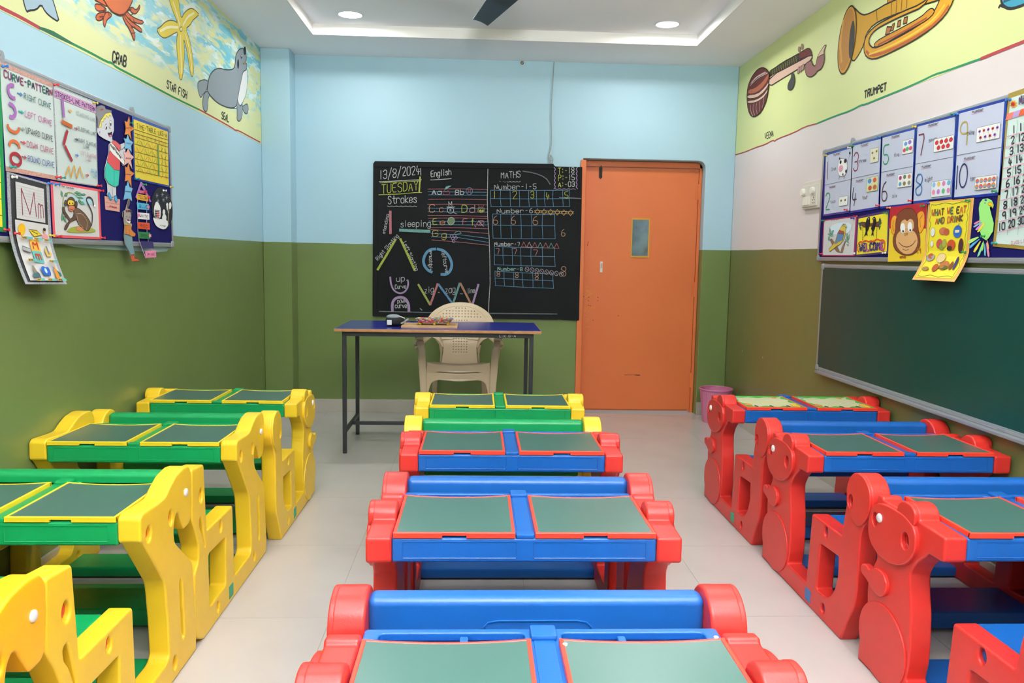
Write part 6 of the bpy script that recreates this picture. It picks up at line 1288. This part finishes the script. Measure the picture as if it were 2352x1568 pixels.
for x, y, rx, ry, c_ in ((.18, .60, .05, .055, 'e4e4e2'), (.42, .61, .09, .045, 'c8734e'), (.50, .60, .06, .04, 'b85a3c'), (.74, .60, .09, .075, '2f6ab8'), (.18, .455, .035, .04, 'e8e8e4'), (.36, .455, .07, .06, 'b8504a'), (.42, .42, .06, .04, '8a9a3a'), (.47, .46, .05, .05, 'a8a84a'), (.63, .44, .09, .065, 'c8542a'), (.60, .40, .06, .03, '4a3a2a'), (.84, .43, .05, .09, '4a2a30'),
                     (.20, .285, .10, .045, 'a8a49c'), (.20, .30, .06, .035, 'b8603a'), (.46, .28, .10, .06, 'e0c890'), (.42, .16, .07, .045, 'b0582a'), (.60, .19, .11, .055, 'b8723a'), (.60, .165, .11, .022, '5a6a2a'), (.20, .145, .08, .025, 'a8843a'), (.76, .19, .035, .05, '8a4a2a'), (.84, .22, .03, .08, '3a3a6a')):
    a.poly(ell(x, y, rx, ry, 16), c_, '6a4a2a', .001)
a.poly([(.70, .585), (.79, .59), (.79, .62), (.70, .62)], 'e8d8b0'); a.line([(.74, .66), (.78, .70)], .003, '2a4a8a'); p.done(a, 'food_pictures')
# -- parrot cut-out
par = [(1352, 870), (1375, 840), (1410, 835), (1440, 850), (1455, 885), (1448, 910), (1440, 890), (1425, 905), (1438, 960), (1455, 1020), (1450, 1080), (1420, 1130), (1400, 1150), (1370, 1130), (1345, 1060), (1350, 980), (1345, 910)]
t = cutout('parrot_cutout', 'light green paper parrot with rainbow wing and tail feathers', 'paper cut-out', q5, NR, par, '9be37c', [('p', [(1412, 870), (1435, 858), (1453, 885), (1448, 908), (1436, 888), (1420, 892)], 'e8c22a', 'a8841a', 1), ('p', ell(1398, 848, 10, 7, 12), '2a4ab0'), ('p', ell(1392, 870, 4, 5, 8), '2a2a2a')], lift=.0050)
for q, c_ in (([(1375, 990), (1305, 1020), (1320, 1035)], 'e88aa8'), ([(1385, 1000), (1300, 1045), (1318, 1055)], '8ab8e8'), ([(1390, 1010), (1315, 1065), (1335, 1078)], 'd88ae0'), ([(1395, 1000), (1330, 1085), (1345, 1090), (1380, 1050)], 'e8e04a'),
              ([(1365, 1115), (1270, 1145), (1265, 1175), (1290, 1170)], 'b8e87a'), ([(1370, 1125), (1280, 1185), (1275, 1215), (1300, 1195)], '5ab8e8'), ([(1375, 1130), (1300, 1230), (1320, 1245)], 'f0e04a'), ([(1385, 1140), (1338, 1255), (1335, 1278), (1360, 1250)], '8ae0a8'), ([(1392, 1145), (1385, 1260), (1400, 1270)], '6ac8e8'), ([(1400, 1140), (1410, 1265), (1425, 1278), (1425, 1240)], 'e890b0'), ([(1380, 1140), (1365, 1245), (1385, 1200)], 'a8e04a'), ([(1405, 1130), (1418, 1230), (1424, 1200)], 'f0b84a')):
    rel(obj('paper_feather', cut(q5, NR, q, .0008, .0065+.0003*random.random(), 1), flat(c_), sm=0), t)
# -- push pins
PIN = {}
def pin(F, n, x, y, c_, label):
    P = F(x, y); s = n[0]; t = thing('push_pin', label, 'push pin', tuple(P), 0, 'push pins in the noticeboards')
    if c_ not in PIN:
        m = mat('pin_'+c_, c_, .3); bm = lathe(bmesh.new(), [(.006, .004), (.006, .006), (.003, .009), (.003, .017), (.0055, .020), (.0055, .022)], n=12, axis='X'); me = bpy.data.meshes.new('pin_head'); bm.to_mesh(me); bm.free(); me.materials.append(m); smooth(me, 50); PIN[c_] = me
        bm = lathe(bmesh.new(), [(.0007, 0), (.0007, .005)], n=6, axis='X'); m2_ = bpy.data.meshes.new('needle'); bm.to_mesh(m2_); bm.free(); m2_.materials.append(STEEL); PIN.setdefault('needle', m2_)
    for nm, me in (('pin_head', PIN[c_]), ('needle', PIN['needle'])):
        o = bpy.data.objects.new(nm, me); C.objects.link(o); o.parent = t; o.scale = (s, 1, 1)
R_, B_, G_, Y_, Wp, Tq = 'd02f3a', '2a7ac8', '1f8a4a', 'd8c03a', 'ececec', '2a9a9a'
for x, y, c_, l in ((10, 140, B_, 'blue push pin at the top left corner of the curve chart'), (330, 255, R_, 'red push pin between the tops of the curve chart and strokes chart'), (575, 368, Y_, 'yellow push pin at the top right of the strokes chart'), (60, 765, Tq, 'teal push pin at the bottom left of the curve chart'), (345, 828, R_, 'red push pin at the bottom right of the curve chart'), (372, 832, Tq, 'teal push pin at the bottom left of the strokes chart'), (600, 882, R_, 'red push pin at the bottom right of the strokes chart'),
                    (292, 868, B_, 'blue push pin at the top right of the letter Mm chart'), (68, 828, Wp, 'white push pin at the top left of the letter Mm chart'), (85, 1178, R_, 'red push pin on the left edge of the letter Mm chart'), (303, 1190, Y_, 'yellow push pin on the right edge of the letter Mm chart'), (612, 912, R_, 'red push pin at the top right of the monkey drawing'), (622, 1205, R_, 'red push pin at the bottom right of the monkey drawing'), (348, 1195, R_, 'red push pin at the bottom left of the monkey drawing'),
                    (338, 873, B_, 'blue push pin at the top left of the monkey drawing'), (796, 492, G_, 'green push pin in the orange top star'), (838, 838, Tq, 'teal push pin at the bottom left of the yellow timetable'), (1052, 890, Y_, 'yellow push pin at the bottom right of the yellow timetable'), (882, 875, G_, 'green push pin at the peak of the ladder roof'), (1008, 912, Wp, 'white push pin at the top of the oval snow picture'), (20, 1155, R_, 'red push pin at the bottom of the yellow edge chart')):
    pin(c1L, NL, x, y, c_, l)
for x, y, c_, l in ((195, 512, Y_, 'yellow push pin at the top left of the one-and-two sheet'), (378, 455, Wp, 'white push pin at the top right of the one-and-two sheet'), (398, 443, G_, 'green push pin at the top left of the three-and-four sheet'), (600, 378, B_, 'blue push pin at the top between the three-and-four and five-and-six sheets'), (868, 298, Y_, 'yellow push pin at the top left of the seven-and-eight sheet'), (1158, 206, G_, 'green push pin at the top right of the seven-and-eight sheet'), (1183, 203, B_, 'blue push pin at the top left of the nine-and-ten sheet'),
                    (350, 920, R_, 'red push pin at the bottom right of the one-and-two sheet'), (590, 888, R_, 'red push pin at the bottom right of the three-and-four sheet'), (836, 853, R_, 'red push pin at the bottom right of the five-and-six sheet'), (1472, 782, G_, 'green push pin at the bottom right of the nine-and-ten sheet'), (180, 1002, G_, 'green push pin at the top left of the bird drawing'), (402, 984, '3a3ab0', 'violet push pin at the top right of the bird drawing'), (166, 1250, R_, 'red push pin at the bottom left of the bird drawing'),
                    (408, 1248, Wp, 'white push pin at the bottom right of the bird drawing'), (425, 970, R_, 'red push pin at the top left of the welcome sign'), (648, 945, G_, 'green push pin at the top right of the welcome sign'), (640, 1245, Wp, 'white push pin at the bottom right of the welcome sign'), (675, 906, 'e0882a', 'orange push pin at the top left of the monkey face poster'), (930, 892, G_, 'green push pin at the top right of the monkey face poster'), (965, 872, '5a3ab0', 'violet push pin at the top left of the food chart'),
                    (1272, 852, G_, 'green push pin at the top right of the food chart'), (1240, 1240, G_, 'green push pin on the right edge of the food chart'), (1578, 95, B_, 'blue push pin at the top left of the number table chart'), (1470, 1170, Tq, 'teal push pin at the bottom left of the number table chart'), (1388, 1118, G_, 'green push pin at the tail of the paper parrot')):
    pin(q5, NR, x, y, c_, l)
